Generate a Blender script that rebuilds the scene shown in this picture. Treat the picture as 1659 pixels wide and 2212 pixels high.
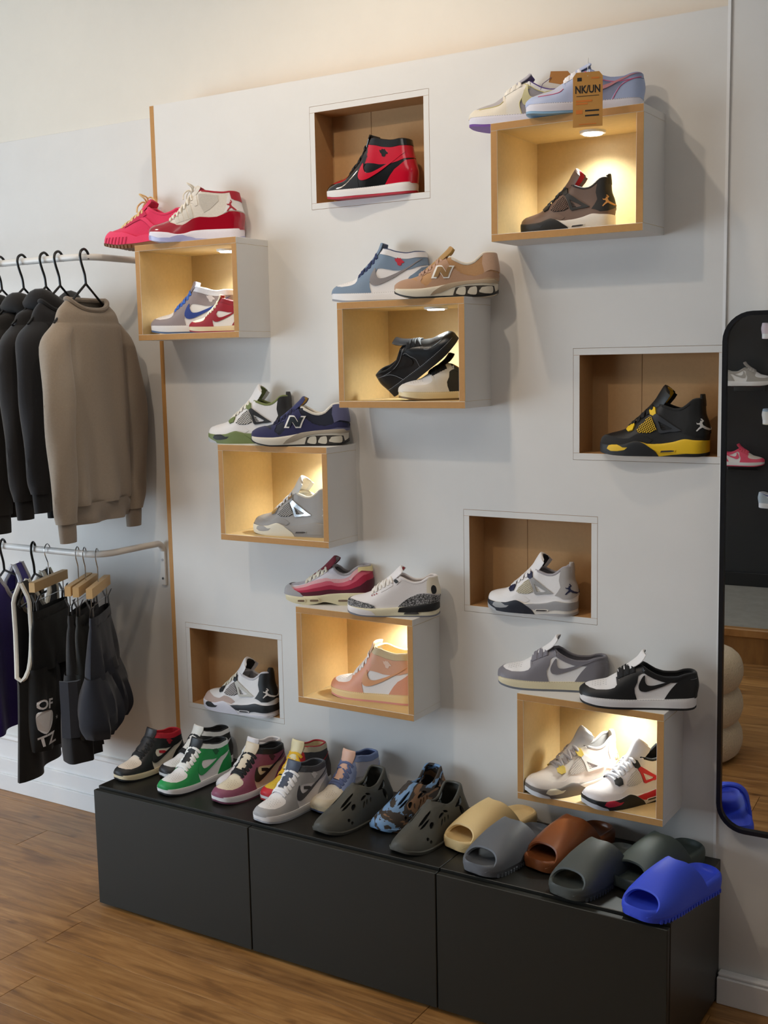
import bpy, math, random
import numpy as np
from mathutils import Vector, Matrix
from mathutils.geometry import delaunay_2d_cdt

for _o in list(bpy.data.objects):
    bpy.data.objects.remove(_o)
SC = bpy.context.scene
COL = SC.collection
PI = math.pi
R = math.radians

# ------------------------------------------------------------------ camera
FPX = 2529.6
CAM_LOC = Vector((2.5422, -2.8613, 1.6622))
yaw, pit, rol = 0.5576, -0.1301, -0.0196
fw = Vector((-math.sin(yaw) * math.cos(pit), math.cos(yaw) * math.cos(pit), math.sin(pit)))
rt = fw.cross(Vector((0, 0, 1))).normalized()
up = rt.cross(fw)
rt2 = rt * math.cos(rol) + up * math.sin(rol)
up2 = up * math.cos(rol) - rt * math.sin(rol)
cd = bpy.data.cameras.new('camera')
cam = bpy.data.objects.new('camera', cd)
COL.objects.link(cam)
cam.matrix_world = Matrix(((rt2.x, up2.x, -fw.x, CAM_LOC.x), (rt2.y, up2.y, -fw.y, CAM_LOC.y),
                           (rt2.z, up2.z, -fw.z, CAM_LOC.z), (0, 0, 0, 1)))
cd.sensor_fit = 'HORIZONTAL'
cd.sensor_width = 36.0
cd.lens = FPX / 1659.0 * 36.0
cd.clip_start = 0.05
SC.camera = cam

# ------------------------------------------------------------------ world, lights, exposure
W = bpy.data.worlds.new('world')
SC.world = W
W.use_nodes = True
W.node_tree.nodes['Background'].inputs[0].default_value = (0.75, 0.86, 1.0, 1)
W.node_tree.nodes['Background'].inputs[1].default_value = 0.5
SC.view_settings.view_transform = 'Standard'
SC.view_settings.look = 'None'
SC.view_settings.gamma = 1.0
SC.view_settings.use_curve_mapping = False
SC.view_settings.exposure = -0.12

def light(kind, name, loc, target, energy, color, **kw):
    d = bpy.data.lights.new(name, kind)
    d.energy = energy
    d.color = color
    for k, v in kw.items():
        setattr(d, k, v)
    o = bpy.data.objects.new(name, d)
    o.location = loc
    o.rotation_euler = (Vector(target) - Vector(loc)).to_track_quat('-Z', 'Y').to_euler()
    COL.objects.link(o)
    return o

WARM = (1.0, 0.84, 0.66)
COOL = (0.72, 0.86, 1.0)
# daylight through the shop window in the left end wall
light('AREA', 'window_daylight', (-3.36, -2.85, 1.30), (.6, -1.0, .9), 96, COOL, shape='RECTANGLE', size=2.2, size_y=2.1)
# and through the second window, in the far wall behind the camera
light('AREA', 'window_daylight', (-2.05, -3.98, 1.35), (-.4, 0, 1.2), 70, COOL, shape='RECTANGLE', size=2.1, size_y=2.0)
# unseen soft light added below the ceiling as frontal fill
light('AREA', 'ceiling_fill', (1.6, -2.3, 3.285), (1.6, -2.3, 0), 13, (1.0, .95, .88), shape='RECTANGLE', size=2.4, size_y=.9)
# ceiling spots washing the display wall
light('SPOT', 'ceiling_spot', (0.85, -0.70, 3.27), (0.75, 0.02, 1.4), 28, WARM, spot_size=R(125), spot_blend=0.9, shadow_soft_size=0.03)
light('SPOT', 'ceiling_spot', (0.45, -1.85, 3.27), (0.5, 0.0, 1.4), 42, WARM, spot_size=R(95), spot_blend=0.9, shadow_soft_size=0.04)
light('SPOT', 'ceiling_spot', (-0.75, -1.0, 3.27), (-0.5, 0.1, 1.8), 21, WARM, spot_size=R(115), spot_blend=0.9, shadow_soft_size=0.05)

# ------------------------------------------------------------------ materials
def lin(c):
    out = []
    for v in c[:3]:
        v = v / 255.0
        out.append(v / 12.92 if v <= 0.04045 else ((v + 0.055) / 1.055) ** 2.4)
    return (out[0], out[1], out[2], 1.0)

MATS = {}
def mat(rgb, rough=0.6, kind='plain', metal=0.0, coat=0.0):
    """procedural principled material; kind picks the relief"""
    key = (tuple(rgb), rough, kind, metal, coat)
    if key in MATS:
        return MATS[key]
    m = bpy.data.materials.new('%s_%02x%02x%02x' % ((kind,) + tuple(int(v) for v in rgb[:3])))
    MATS[key] = m
    m.use_nodes = True
    nt = m.node_tree
    b = nt.nodes['Principled BSDF']
    b.inputs['Roughness'].default_value = rough
    b.inputs['Metallic'].default_value = metal
    b.inputs['Coat Weight'].default_value = coat
    b.inputs['Coat Roughness'].default_value = 0.08
    c = lin(rgb)
    N = nt.nodes.new
    Lk = nt.links.new
    tc = N('ShaderNodeTexCoord')
    nz = N('ShaderNodeTexNoise')
    Lk(tc.outputs['Object'], nz.inputs['Vector'])
    mx = N('ShaderNodeMix')
    mx.data_type = 'RGBA'
    scale, var, bump, dist = {'plain': (60, .05, .04, .0006), 'leather': (420, .06, .16, .0006), 'suede': (500, .16, .25, .0008),
                              'fabric': (260, .14, .3, .001), 'knit': (180, .14, .3, .0012), 'paint': (9, .035, .05, .001),
                              'rubber': (300, .05, .08, .0004), 'boucle': (120, .2, 1.0, .006), 'lace': (700, .12, .3, .0006),
                              'mdf': (90, .10, .06, .0005), 'foam': (350, .05, .08, .0004), 'gloss': (40, .02, .02, .0004),
                              'concrete': (14, .25, .2, .002)}[kind]
    nz.inputs['Scale'].default_value = scale
    nz.inputs['Detail'].default_value = 4
    nz.inputs['Roughness'].default_value = 0.65
    mx.inputs[6].default_value = tuple(v * (1 - var) for v in c[:3]) + (1,)
    mx.inputs[7].default_value = tuple(min(1, v * (1 + var)) for v in c[:3]) + (1,)
    Lk(nz.outputs['Fac'], mx.inputs[0])
    Lk(mx.outputs[2], b.inputs['Base Color'])
    bp = N('ShaderNodeBump')
    bp.inputs['Strength'].default_value = bump
    bp.inputs['Distance'].default_value = dist
    Lk(nz.outputs['Fac'], bp.inputs['Height'])
    Lk(bp.outputs['Normal'], b.inputs['Normal'])
    if kind in ('fabric', 'knit', 'boucle', 'suede'):
        b.inputs['Sheen Weight'].default_value = 0.15
    return m

def emis(rgb, strength):
    m = bpy.data.materials.new('lamp_glow')
    m.use_nodes = True
    b = m.node_tree.nodes['Principled BSDF']
    b.inputs['Base Color'].default_value = lin(rgb)
    b.inputs['Emission Color'].default_value = lin(rgb)
    b.inputs['Emission Strength'].default_value = strength
    return m

def crackle(c1, c2):
    m = bpy.data.materials.new('cracked_print')
    m.use_nodes = True
    nt = m.node_tree
    b = nt.nodes['Principled BSDF']
    b.inputs['Roughness'].default_value = .6
    tc = nt.nodes.new('ShaderNodeTexCoord')
    nz = nt.nodes.new('ShaderNodeTexNoise')
    nz.inputs['Scale'].default_value = 60
    add = nt.nodes.new('ShaderNodeVectorMath')
    add.operation = 'MULTIPLY_ADD'
    add.inputs[1].default_value = (.012, .012, .012)
    nt.links.new(tc.outputs['Object'], nz.inputs['Vector'])
    nt.links.new(nz.outputs['Color'], add.inputs[0])
    nt.links.new(tc.outputs['Object'], add.inputs[2])
    v = nt.nodes.new('ShaderNodeTexVoronoi')
    v.feature = 'DISTANCE_TO_EDGE'
    v.inputs['Scale'].default_value = 150
    nt.links.new(add.outputs[0], v.inputs['Vector'])
    cr = nt.nodes.new('ShaderNodeValToRGB')
    cr.color_ramp.elements[0].position = .06
    cr.color_ramp.elements[0].color = lin(c2)
    cr.color_ramp.elements[1].position = .14
    cr.color_ramp.elements[1].color = lin(c1)
    nt.links.new(v.outputs['Distance'], cr.inputs[0])
    nt.links.new(cr.outputs[0], b.inputs['Base Color'])
    return m

def camo(cols):
    m = bpy.data.materials.new('marbled_foam')
    m.use_nodes = True
    nt = m.node_tree
    b = nt.nodes['Principled BSDF']
    b.inputs['Roughness'].default_value = .55
    tc = nt.nodes.new('ShaderNodeTexCoord')
    mp = nt.nodes.new('ShaderNodeMapping')
    mp.inputs['Scale'].default_value = (4, 7, 6)
    nz = nt.nodes.new('ShaderNodeTexNoise')
    nz.inputs['Scale'].default_value = 1.6
    nz.inputs['Detail'].default_value = 5
    nz.inputs['Distortion'].default_value = .9
    nt.links.new(tc.outputs['Object'], mp.inputs[0])
    nt.links.new(mp.outputs[0], nz.inputs['Vector'])
    cr = nt.nodes.new('ShaderNodeValToRGB')
    cr.color_ramp.interpolation = 'CONSTANT'
    e = cr.color_ramp.elements
    e[0].position = 0
    e[0].color = lin(cols[0])
    e[1].position = .42
    e[1].color = lin(cols[1])
    for p, k in ((.5, 2), (.56, 3), (.62, 0)):
        n = e.new(p)
        n.color = lin(cols[k])
    nt.links.new(nz.outputs['Fac'], cr.inputs[0])
    nt.links.new(cr.outputs[0], b.inputs['Base Color'])
    return m

def oak():
    m = bpy.data.materials.new('oak_plank')
    m.use_nodes = True
    nt = m.node_tree
    b = nt.nodes['Principled BSDF']
    b.inputs['Roughness'].default_value = .34
    N = nt.nodes.new
    Lk = nt.links.new
    tc = N('ShaderNodeTexCoord')
    oi = N('ShaderNodeObjectInfo')
    sep = N('ShaderNodeVectorMath')
    sep.operation = 'MULTIPLY_ADD'
    cmb = N('ShaderNodeCombineXYZ')
    Lk(oi.outputs['Random'], cmb.inputs[0])
    Lk(oi.outputs['Random'], cmb.inputs[1])
    Lk(oi.outputs['Random'], cmb.inputs[2])
    sep.inputs[1].default_value = (31.0, 17.0, 9.0)
    Lk(cmb.outputs[0], sep.inputs[0])
    Lk(tc.outputs['Object'], sep.inputs[2])
    mp = N('ShaderNodeMapping')
    mp.inputs['Scale'].default_value = (2.2, 26, 1)
    Lk(sep.outputs[0], mp.inputs[0])
    n1 = N('ShaderNodeTexNoise')
    n1.inputs['Scale'].default_value = 1.6
    n1.inputs['Detail'].default_value = 7
    n1.inputs['Roughness'].default_value = .62
    n1.inputs['Distortion'].default_value = .9
    Lk(mp.outputs[0], n1.inputs['Vector'])
    mp2 = N('ShaderNodeMapping')
    mp2.inputs['Scale'].default_value = (3.5, 9, 1)
    Lk(sep.outputs[0], mp2.inputs[0])
    n2 = N('ShaderNodeTexNoise')
    n2.inputs['Scale'].default_value = 1.3
    n2.inputs['Detail'].default_value = 3
    Lk(mp2.outputs[0], n2.inputs['Vector'])
    cr = N('ShaderNodeValToRGB')
    e = cr.color_ramp.elements
    e[0].position = .28
    e[0].color = lin((128, 88, 48))
    e[1].position = .72
    e[1].color = lin((192, 144, 88))
    k = e.new(.5)
    k.color = lin((168, 119, 66))
    Lk(n1.outputs['Fac'], cr.inputs[0])
    cr2 = N('ShaderNodeValToRGB')
    e = cr2.color_ramp.elements
    e[0].position = .30
    e[0].color = (.55, .5, .46, 1)
    e[1].position = .44
    e[1].color = (1, 1, 1, 1)
    Lk(n2.outputs['Fac'], cr2.inputs[0])
    mx = N('ShaderNodeMix')
    mx.data_type = 'RGBA'
    mx.blend_type = 'MULTIPLY'
    mx.inputs[0].default_value = .75
    Lk(cr.outputs[0], mx.inputs[6])
    Lk(cr2.outputs[0], mx.inputs[7])
    # small knots
    vo = N('ShaderNodeTexVoronoi')
    vo.inputs['Scale'].default_value = 1.0
    mp3 = N('ShaderNodeMapping')
    mp3.inputs['Scale'].default_value = (4.2, 9, 1)
    Lk(sep.outputs[0], mp3.inputs[0])
    Lk(mp3.outputs[0], vo.inputs['Vector'])
    cr3 = N('ShaderNodeValToRGB')
    e = cr3.color_ramp.elements
    e[0].position = .03
    e[0].color = (.35, .28, .22, 1)
    e[1].position = .13
    e[1].color = (1, 1, 1, 1)
    Lk(vo.outputs['Distance'], cr3.inputs[0])
    mx2 = N('ShaderNodeMix')
    mx2.data_type = 'RGBA'
    mx2.blend_type = 'MULTIPLY'
    mx2.inputs[0].default_value = .8
    Lk(mx.outputs[2], mx2.inputs[6])
    Lk(cr3.outputs[0], mx2.inputs[7])
    hv = N('ShaderNodeHueSaturation')
    ma = N('ShaderNodeMapRange')
    ma.inputs[3].default_value = .84
    ma.inputs[4].default_value = 1.1
    Lk(oi.outputs['Random'], ma.inputs[0])
    Lk(ma.outputs[0], hv.inputs['Value'])
    Lk(mx2.outputs[2], hv.inputs['Color'])
    Lk(hv.outputs[0], b.inputs['Base Color'])
    bp = N('ShaderNodeBump')
    bp.inputs['Strength'].default_value = .08
    bp.inputs['Distance'].default_value = .001
    Lk(n1.outputs['Fac'], bp.inputs['Height'])
    Lk(bp.outputs['Normal'], b.inputs['Normal'])
    return m

M_WALL = mat((228, 225, 220), .75, 'paint')
M_WALL2 = mat((232, 226, 214), .8, 'paint')
M_TRIM = mat((244, 242, 240), .5, 'paint')
M_MDF = mat((188, 138, 78), .7, 'mdf')
M_MDFIN = mat((209, 183, 134), .7, 'mdf')
M_MDFNI = mat((184, 142, 94), .7, 'mdf')
M_BENCH = mat((30, 29, 25), .38, 'plain')
M_BENCHD = mat((29, 29, 21), .52, 'plain')
M_BLACK = mat((18, 18, 19), .5, 'plain')
M_BLKWALL = mat((38, 38, 39), .6, 'paint')
M_CHROME = mat((200, 200, 200), .22, 'gloss', 1.0)
M_OAK = oak()

# ------------------------------------------------------------------ mesh helpers
def tag(o, label=None, cat=None, group=None, kind=None):
    if label: o['label'] = label
    if cat: o['category'] = cat
    if group: o['group'] = group
    if kind: o['kind'] = kind
    return o

def empty(name, loc=(0, 0, 0), rz=0.0, parent=None):
    o = bpy.data.objects.new(name, None)
    o.empty_display_size = .02
    o.location = loc
    o.rotation_euler = (0, 0, rz)
    COL.objects.link(o)
    if parent: o.parent = parent
    return o

def mk(name, verts, faces, m, parent=None, smooth=False):
    me = bpy.data.meshes.new(name)
    me.from_pydata([tuple(map(float, v)) for v in verts], [], [tuple(map(int, f)) for f in faces])
    me.update()
    if smooth:
        me.polygons.foreach_set('use_smooth', [True] * len(me.polygons))
        me.set_sharp_from_angle(angle=R(42))
    if m is not None:
        me.materials.append(m)
    o = bpy.data.objects.new(name, me)
    COL.objects.link(o)
    if parent is not None:
        o.parent = parent
    return o

class MB:
    """collects verts and faces of ONE mesh"""
    def __init__(s):
        s.v = []
        s.f = []
    def add(s, v, f):
        n = len(s.v)
        s.v.extend([tuple(map(float, p)) for p in v])
        s.f.extend([tuple(int(i) + n for i in q) for q in f])
        return s
    def box(s, a, b, bev=0.0):
        x0, y0, z0 = a
        x1, y1, z1 = b
        if bev <= 0:
            return s.add([(x0, y0, z0), (x1, y0, z0), (x1, y1, z0), (x0, y1, z0), (x0, y0, z1), (x1, y0, z1), (x1, y1, z1), (x0, y1, z1)],
                         [(0, 3, 2, 1), (4, 5, 6, 7), (0, 1, 5, 4), (1, 2, 6, 5), (2, 3, 7, 6), (3, 0, 4, 7)])
        e = bev
        V = []
        for (px, sx) in ((x0, 1), (x1, -1)):
            for (py, sy) in ((y0, 1), (y1, -1)):
                for (pz, sz) in ((z0, 1), (z1, -1)):
                    V += [(px, py + sy * e, pz + sz * e), (px + sx * e, py, pz + sz * e), (px + sx * e, py + sy * e, pz)]
        I = lambda a, b, c, k: (a * 4 + b * 2 + c) * 3 + k
        F = []
        for a in (0, 1):
            q = [I(a, 0, 0, 0), I(a, 1, 0, 0), I(a, 1, 1, 0), I(a, 0, 1, 0)]
            F.append(q if a else q[::-1])
            q = [I(0, a, 0, 1), I(1, a, 0, 1), I(1, a, 1, 1), I(0, a, 1, 1)]
            F.append(q[::-1] if a else q)
            q = [I(0, 0, a, 2), I(1, 0, a, 2), I(1, 1, a, 2), I(0, 1, a, 2)]
            F.append(q if a else q[::-1])
        for a in (0, 1):
            for b2 in (0, 1):
                q = [I(a, b2, 0, 0), I(a, b2, 1, 0), I(a, b2, 1, 1), I(a, b2, 0, 1)]
                F.append(q if (a + b2) % 2 == 0 else q[::-1])
                q = [I(a, 0, b2, 0), I(a, 0, b2, 2), I(a, 1, b2, 2), I(a, 1, b2, 0)]
                F.append(q if (a + b2) % 2 == 0 else q[::-1])
                q = [I(0, a, b2, 1), I(1, a, b2, 1), I(1, a, b2, 2), I(0, a, b2, 2)]
                F.append(q if (a + b2) % 2 == 0 else q[::-1])
        for a in (0, 1):
            for b2 in (0, 1):
                for c in (0, 1):
                    q = (I(a, b2, c, 0), I(a, b2, c, 1), I(a, b2, c, 2))
                    F.append(q if (a + b2 + c) % 2 == 1 else q[::-1])
        return s.add(V, F)
    def cyl(s, p0, p1, r, n=16, r1=None, cap=True):
        p0 = Vector(p0)
        p1 = Vector(p1)
        d = (p1 - p0).normalized()
        a = d.orthogonal().normalized()
        b = d.cross(a)
        r1 = r if r1 is None else r1
        V = []
        for (p, rr) in ((p0, r), (p1, r1)):
            for i in range(n):
                t = 2 * PI * i / n
                V.append(p + (a * math.cos(t) + b * math.sin(t)) * rr)
        F = [(i, (i + 1) % n, n + (i + 1) % n, n + i) for i in range(n)]
        if cap:
            F += [tuple(range(n))[::-1], tuple(range(n, 2 * n))]
        return s.add(V, F)
    def tube(s, pts, r, n=8, cap=True, closed=False):
        """round tube along points; r number or list"""
        P = [Vector(p) for p in pts]
        k = len(P)
        rs = r if isinstance(r, (list, tuple, np.ndarray)) else [r] * k
        V = []
        ref = None
        for i, p in enumerate(P):
            if closed:
                d = P[(i + 1) % k] - P[i - 1]
            else:
                d = P[min(i + 1, k - 1)] - P[max(i - 1, 0)]
            d.normalize()
            if ref is None:
                ref = d.orthogonal().normalized()
            ref = (ref - d * ref.dot(d))
            if ref.length < 1e-6:
                ref = d.orthogonal()
            ref.normalize()
            b = d.cross(ref)
            for j in range(n):
                t = 2 * PI * j / n
                V.append(p + (ref * math.cos(t) + b * math.sin(t)) * rs[i])
        F = []
        for i in range(k if closed else k - 1):
            i2 = (i + 1) % k
            for j in range(n):
                F.append((i * n + j, i * n + (j + 1) % n, i2 * n + (j + 1) % n, i2 * n + j))
        if cap and not closed:
            F += [tuple(range(n))[::-1], tuple(range((k - 1) * n, k * n))]
        return s.add(V, F)
    def ribbon(s, pts, nrm, w, h):
        """flat strip with rounded section along points with given normals"""
        P = [Vector(p) for p in pts]
        NN = [Vector(q).normalized() for q in nrm]
        k = len(P)
        V = []
        prof = [(-1, 0), (-.7, .8), (0, 1), (.7, .8), (1, 0), (.7, -.6), (-.7, -.6)]
        n = len(prof)
        for i in range(k):
            d = P[min(i + 1, k - 1)] - P[max(i - 1, 0)]
            if d.length < 1e-9:
                d = Vector((1, 0, 0))
            d.normalize()
            sd = d.cross(NN[i]).normalized()
            for (a, b) in prof:
                V.append(P[i] + sd * (a * w / 2) + NN[i] * (b * h / 2))
        F = []
        for i in range(k - 1):
            for j in range(n):
                F.append((i * n + j, i * n + (j + 1) % n, (i + 1) * n + (j + 1) % n, (i + 1) * n + j))
        F += [tuple(range(n))[::-1], tuple(range((k - 1) * n, k * n))]
        return s.add(V, F)
    def grid(s, G, wrap=False, flip=False):
        """G: array rows x cols x 3"""
        G = np.asarray(G, float)
        r, c, _ = G.shape
        F = []
        for i in range(r - 1):
            for j in range(c if wrap else c - 1):
                q = (i * c + j, i * c + (j + 1) % c, (i + 1) * c + (j + 1) % c, (i + 1) * c + j)
                F.append(q[::-1] if flip else q)
        return s.add(G.reshape(-1, 3), F)
    def build(s, name, m, parent=None, smooth=False):
        return mk(name, s.v, s.f, m, parent, smooth)

def smooth_path(pts, n=6, closed=False):
    """Catmull-Rom through points (any dimension)"""
    P = np.asarray(pts, float)
    k = len(P)
    out = []
    rng = range(k if closed else k - 1)
    for i in rng:
        if closed:
            p0, p1, p2, p3 = P[(i - 1) % k], P[i], P[(i + 1) % k], P[(i + 2) % k]
        else:
            p1, p2 = P[i], P[i + 1]
            p0 = P[i - 1] if i > 0 else 2 * p1 - p2
            p3 = P[i + 2] if i + 2 < k else 2 * p2 - p1
        for j in range(n):
            t = j / n
            out.append(.5 * ((2 * p1) + (-p0 + p2) * t + (2 * p0 - 5 * p1 + 4 * p2 - p3) * t * t + (-p0 + 3 * p1 - 3 * p2 + p3) * t ** 3))
    if not closed:
        out.append(P[-1])
    return np.array(out)

def copy_tree(o, parent=None):
    c = o.copy()
    COL.objects.link(c)
    c.parent = parent
    for ch in list(o.children):
        copy_tree(ch, c)
    return c

def text_mesh(txt, size, extrude=0.0, bold=0.0):
    cu = bpy.data.curves.new('lettering', 'FONT')
    cu.body = txt
    cu.size = size
    cu.extrude = extrude
    cu.offset = bold
    cu.align_x = 'CENTER'
    cu.align_y = 'CENTER'
    cu.resolution_u = 3
    o = bpy.data.objects.new('lettering', cu)
    COL.objects.link(o)
    bpy.context.view_layer.update()
    me = bpy.data.meshes.new_from_object(o.evaluated_get(bpy.context.evaluated_depsgraph_get()))
    v = np.array([tuple(p.co) for p in me.vertices])
    f = [tuple(p.vertices) for p in me.polygons]
    bpy.data.objects.remove(o)
    bpy.data.curves.remove(cu)
    bpy.data.meshes.remove(me)
    return v, f

def in_poly(p, q):
    r = False
    j = len(q) - 1
    for i in range(len(q)):
        if (q[i][1] > p[1]) != (q[j][1] > p[1]) and p[0] < (q[j][0] - q[i][0]) * (p[1] - q[i][1]) / (q[j][1] - q[i][1]) + q[i][0]:
            r = not r
        j = i
    return r

def cdt_fill(verts, edges, loops):
    """triangles inside loops[0] and outside the other loops"""
    r = delaunay_2d_cdt(verts, edges, [], 1, 1e-7)
    P = [(p.x, p.y) for p in r[0]]
    out = []
    for f in r[2]:
        c = (sum(P[i][0] for i in f) / len(f), sum(P[i][1] for i in f) / len(f))
        if any(in_poly(c, lp) for lp in loops[1:]):
            continue
        out.append(tuple(f))
    return P, out
# ------------------------------------------------------------------ the setting
FZ = 0.0
XL, XR, YO, YW, ZC = -3.45, 4.2, -4.06, 0.14, 3.3
YR = 0.0                       # the wall to the right of the display panel

# floor of oak planks laid along the wall
fl = MB().box((XL - .1, YO - .1, -.06), (XR + .1, .3, -.008)).build('floor', mat((70, 48, 28), .8, 'plain'))
tag(fl, kind='structure')
PW = .1445
rows = []
y = -.5205 - 18 * PW
random.seed(4)
plank_meshes = {}
def plank_mesh(l):
    key = round(l, 3)
    if key not in plank_meshes:
        o = MB().box((0, 0.0005, -.010), (l, PW - .0005, 0), .0006).build('plank', M_OAK)
        plank_meshes[key] = o.data
        bpy.data.objects.remove(o)
    return plank_meshes[key]
row = 0
while y < YW:
    if y + PW > -3.05:
        first = XL + random.uniform(-1.15, 0)
        if abs(y - (-.5205 - PW)) < .01: first = -.016 - 3 * 1.2
        if abs(y - (-.5205 - 3 * PW)) < .01: first = .108 - 3 * 1.2
        x = first
        while x < XR:
            o = bpy.data.objects.new('plank', plank_mesh(1.1985))
            o.location = (x, y, 0)
            o.parent = fl
            COL.objects.link(o)
            x += 1.2
    y += PW
    row += 1

# rear wall behind the display panel, with its slightly proud lower lining on the left
wb = MB().box((XL, YW + .004, 0), (1.72, YW + .14, ZC)).build('wall_back', M_WALL2)
tag(wb, kind='structure')
ln = MB().box((XL, YW, .222), (-.09, YW + .006, 2.466), .0015).build('wall_lining', M_WALL, wb)
# right-hand wall, level with the panel
wr = MB().box((1.737, YR + .004, 0), (XR, YR + .28, ZC)).build('wall_right_run', M_WALL)
wr.name = 'wall_right'
tag(wr, kind='structure')
tr = MB().box((1.7305, YR - .001, .11), (1.7375, YR + .06, ZC)).build('trim_1', M_TRIM)
tag(tr, kind='structure')
bb = MB()
bb.box((1.752, YR - .026, 0), (XR, YR + .004, .072), .002)
bb.box((1.752, YR - .020, .0715), (XR, YR + .004, .083), .004)
tag(bb.build('baseboard_right', M_TRIM), kind='structure')
# stepped white skirting on the left
tag(MB().box((XL, .112, 0), (-.085, YW + .02, .066), .002).build('baseboard_left', M_TRIM), kind='structure')
tag(MB().box((XL, .121, .066), (-.085, YW + .02, .126), .002).build('trim_2', M_TRIM), kind='structure')
tag(MB().box((XL, .131, .126), (-.085, YW + .02, .205), .002).build('trim_3', M_TRIM), kind='structure')
tag(MB().box((XL, .118, .205), (-.085, YW + .02, .222), .006).build('trim_6', M_TRIM), kind='structure')
# other end walls, ceiling
tag(MB().box((XR, YO - .1, 0), (XR + .1, .3, ZC)).build('wall_end', M_WALL), kind='structure')
wl = MB()
wl.box((XL - .1, YO - .1, 0), (XL, -4.05, ZC))
wl.box((XL - .1, -1.65, 0), (XL, .3, ZC))
wl.box((XL - .1, -4.05, 0), (XL, -1.65, .25))
wl.box((XL - .1, -4.05, 2.4), (XL, -1.65, ZC))
tag(wl.build('wall_left', M_WALL), kind='structure')
wf = empty('window_1', (XL, -2.85, .22))
tag(wf, kind='structure')
f = MB()
f.box((-.07, -1.20, 0), (-.01, -1.14, 2.21))
f.box((-.07, 1.14, 0), (-.01, 1.20, 2.21))
f.box((-.07, -.03, 0), (-.01, .03, 2.21))
f.box((-.07, -1.14, 0), (-.01, 1.14, .06))
f.box((-.07, -1.14, 2.15), (-.01, 1.14, 2.21))
f.build('window_frame', M_BLACK, wf)
gl = bpy.data.materials.new('window_glass')
gl.use_nodes = True
gb = gl.node_tree.nodes['Principled BSDF']
gb.inputs['Transmission Weight'].default_value = 1
gb.inputs['Roughness'].default_value = 0
for sy in (-1, 1):
    MB().box((-.045, sy * .585 - .555, .06), (-.04, sy * .585 + .555, 2.15)).build('pane', gl, wf)
tag(MB().box((XL - .1, YO - .1, ZC), (XR + .1, .3, ZC + .1)).build('ceiling', M_WALL), kind='structure')

# opposite side (seen in the mirror): a wooden step, a grey raised floor and a black wall
tag(MB().box((XL, YO, -.01), (XR, -3.052, .165)).build('floor_raised', mat((150, 143, 132), .75, 'concrete')), kind='structure')
for nm, a, b in (('trim_4', (XL, -3.075, .135), (XR, -3.03, .1806)), ('trim_5', (XL, -3.054, 0), (XR, -3.04, .135))):
    o = MB().box(a, b, .006 if nm == 'trim_4' else 0).build(nm, M_OAK)
    tag(o, kind='structure')
wo_ = MB()
wo_.box((-.95, YO - .1, 0), (XR, YO, ZC))
wo_.box((XL, YO - .1, 0), (-3.15, YO, ZC))
wo_.box((-3.15, YO - .1, 0), (-.95, YO, .30))
wo_.box((-3.15, YO - .1, 2.40), (-.95, YO, ZC))
tag(wo_.build('wall_opposite', M_BLKWALL), kind='structure')
w2 = empty('window_2', (-2.05, YO, .30))
tag(w2, kind='structure')
f = MB()
for x0, x1, z0, z1 in ((-1.1, -1.04, 0, 2.1), (1.04, 1.1, 0, 2.1), (-.03, .03, 0, 2.1), (-1.04, 1.04, 0, .06), (-1.04, 1.04, 2.04, 2.1)):
    f.box((x0, -.07, z0), (x1, -.01, z1))
f.build('window_frame', M_BLACK, w2)
for sx in (-1, 1):
    MB().box((sx * .535 - .505, -.045, .06), (sx * .535 + .505, -.04, 2.04)).build('pane', gl, w2)
tag(MB().box((XL, YO, .165), (XR, YO + .018, .245), .003).build('baseboard_opposite', mat((24, 24, 24), .5)), kind='structure')

# ------------------------------------------------------------------ display panel with cut-outs
PX0, PX1, PZ1 = -.0645, 1.7305, 2.4628
T = .018
BW, BH, NW, NH = .396, .288, .360, .2535
BOX = {'A': (1.1866, 1.9492), 'B': (-.0294, 1.7321), 'C': (.7115, 1.5295), 'D': (.2691, 1.1296), 'E': (.5408, .6613), 'F': (1.2516, .4983)}
NIC = {'1': (.5489, 2.1127), '2': (1.3631, 1.4080), '3': (1.0366, .9715), '4': (-.0049, .5430)}
BOUT, BIN = .1508, .095
panel = empty('wall_display')
tag(panel, kind='structure')
def rect(x0, z0, x1, z1): return [(x0, z0), (x1, z0), (x1, z1), (x0, z1)]
loops = [rect(PX0, 0, PX1, PZ1)]
for k, (x, z) in BOX.items(): loops.append(rect(x, z, x + BW, z + BH))
for k, (x, z) in NIC.items(): loops.append(rect(x - T, z - T, x + NW + T, z + NH + T))
pv, pe = [], []
for lp in loops:
    n = len(pv)
    pv += [Vector(p) for p in lp]
    pe += [(n + i, n + (i + 1) % 4) for i in range(4)]
res = cdt_fill(pv, pe, loops)
V2 = [(p[0], 0.0, p[1]) for p in res[0]]
F2 = res[1]
nV = len(V2)
Vb = [(p[0], T, p[1]) for p in res[0]]
bm_f = []
for f_ in F2:
    a, b, c = [Vector(V2[i]) for i in f_[:3]]
    bm_f.append(f_ if (b - a).cross(c - a).y < 0 else f_[::-1])
ed = {}
for f_ in bm_f:
    for i in range(len(f_)):
        e = (f_[i], f_[(i + 1) % len(f_)])
        ed[e] = 1
side = [(a + 0, a + nV, b + nV, b) for (a, b) in ed if (b, a) not in ed]
mk('front_sheet', V2 + Vb, bm_f + [tuple(i + nV for i in f_[::-1]) for f_ in bm_f] + side, M_WALL, panel)
MB().box((PX0 - T, 0, 0), (PX0, YW, PZ1), .0008).build('side_board', M_MDF, panel)
MB().box((PX0, T, PZ1 - T), (PX1, YW, PZ1 - .0005)).build('top_board', M_MDF, panel)

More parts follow.
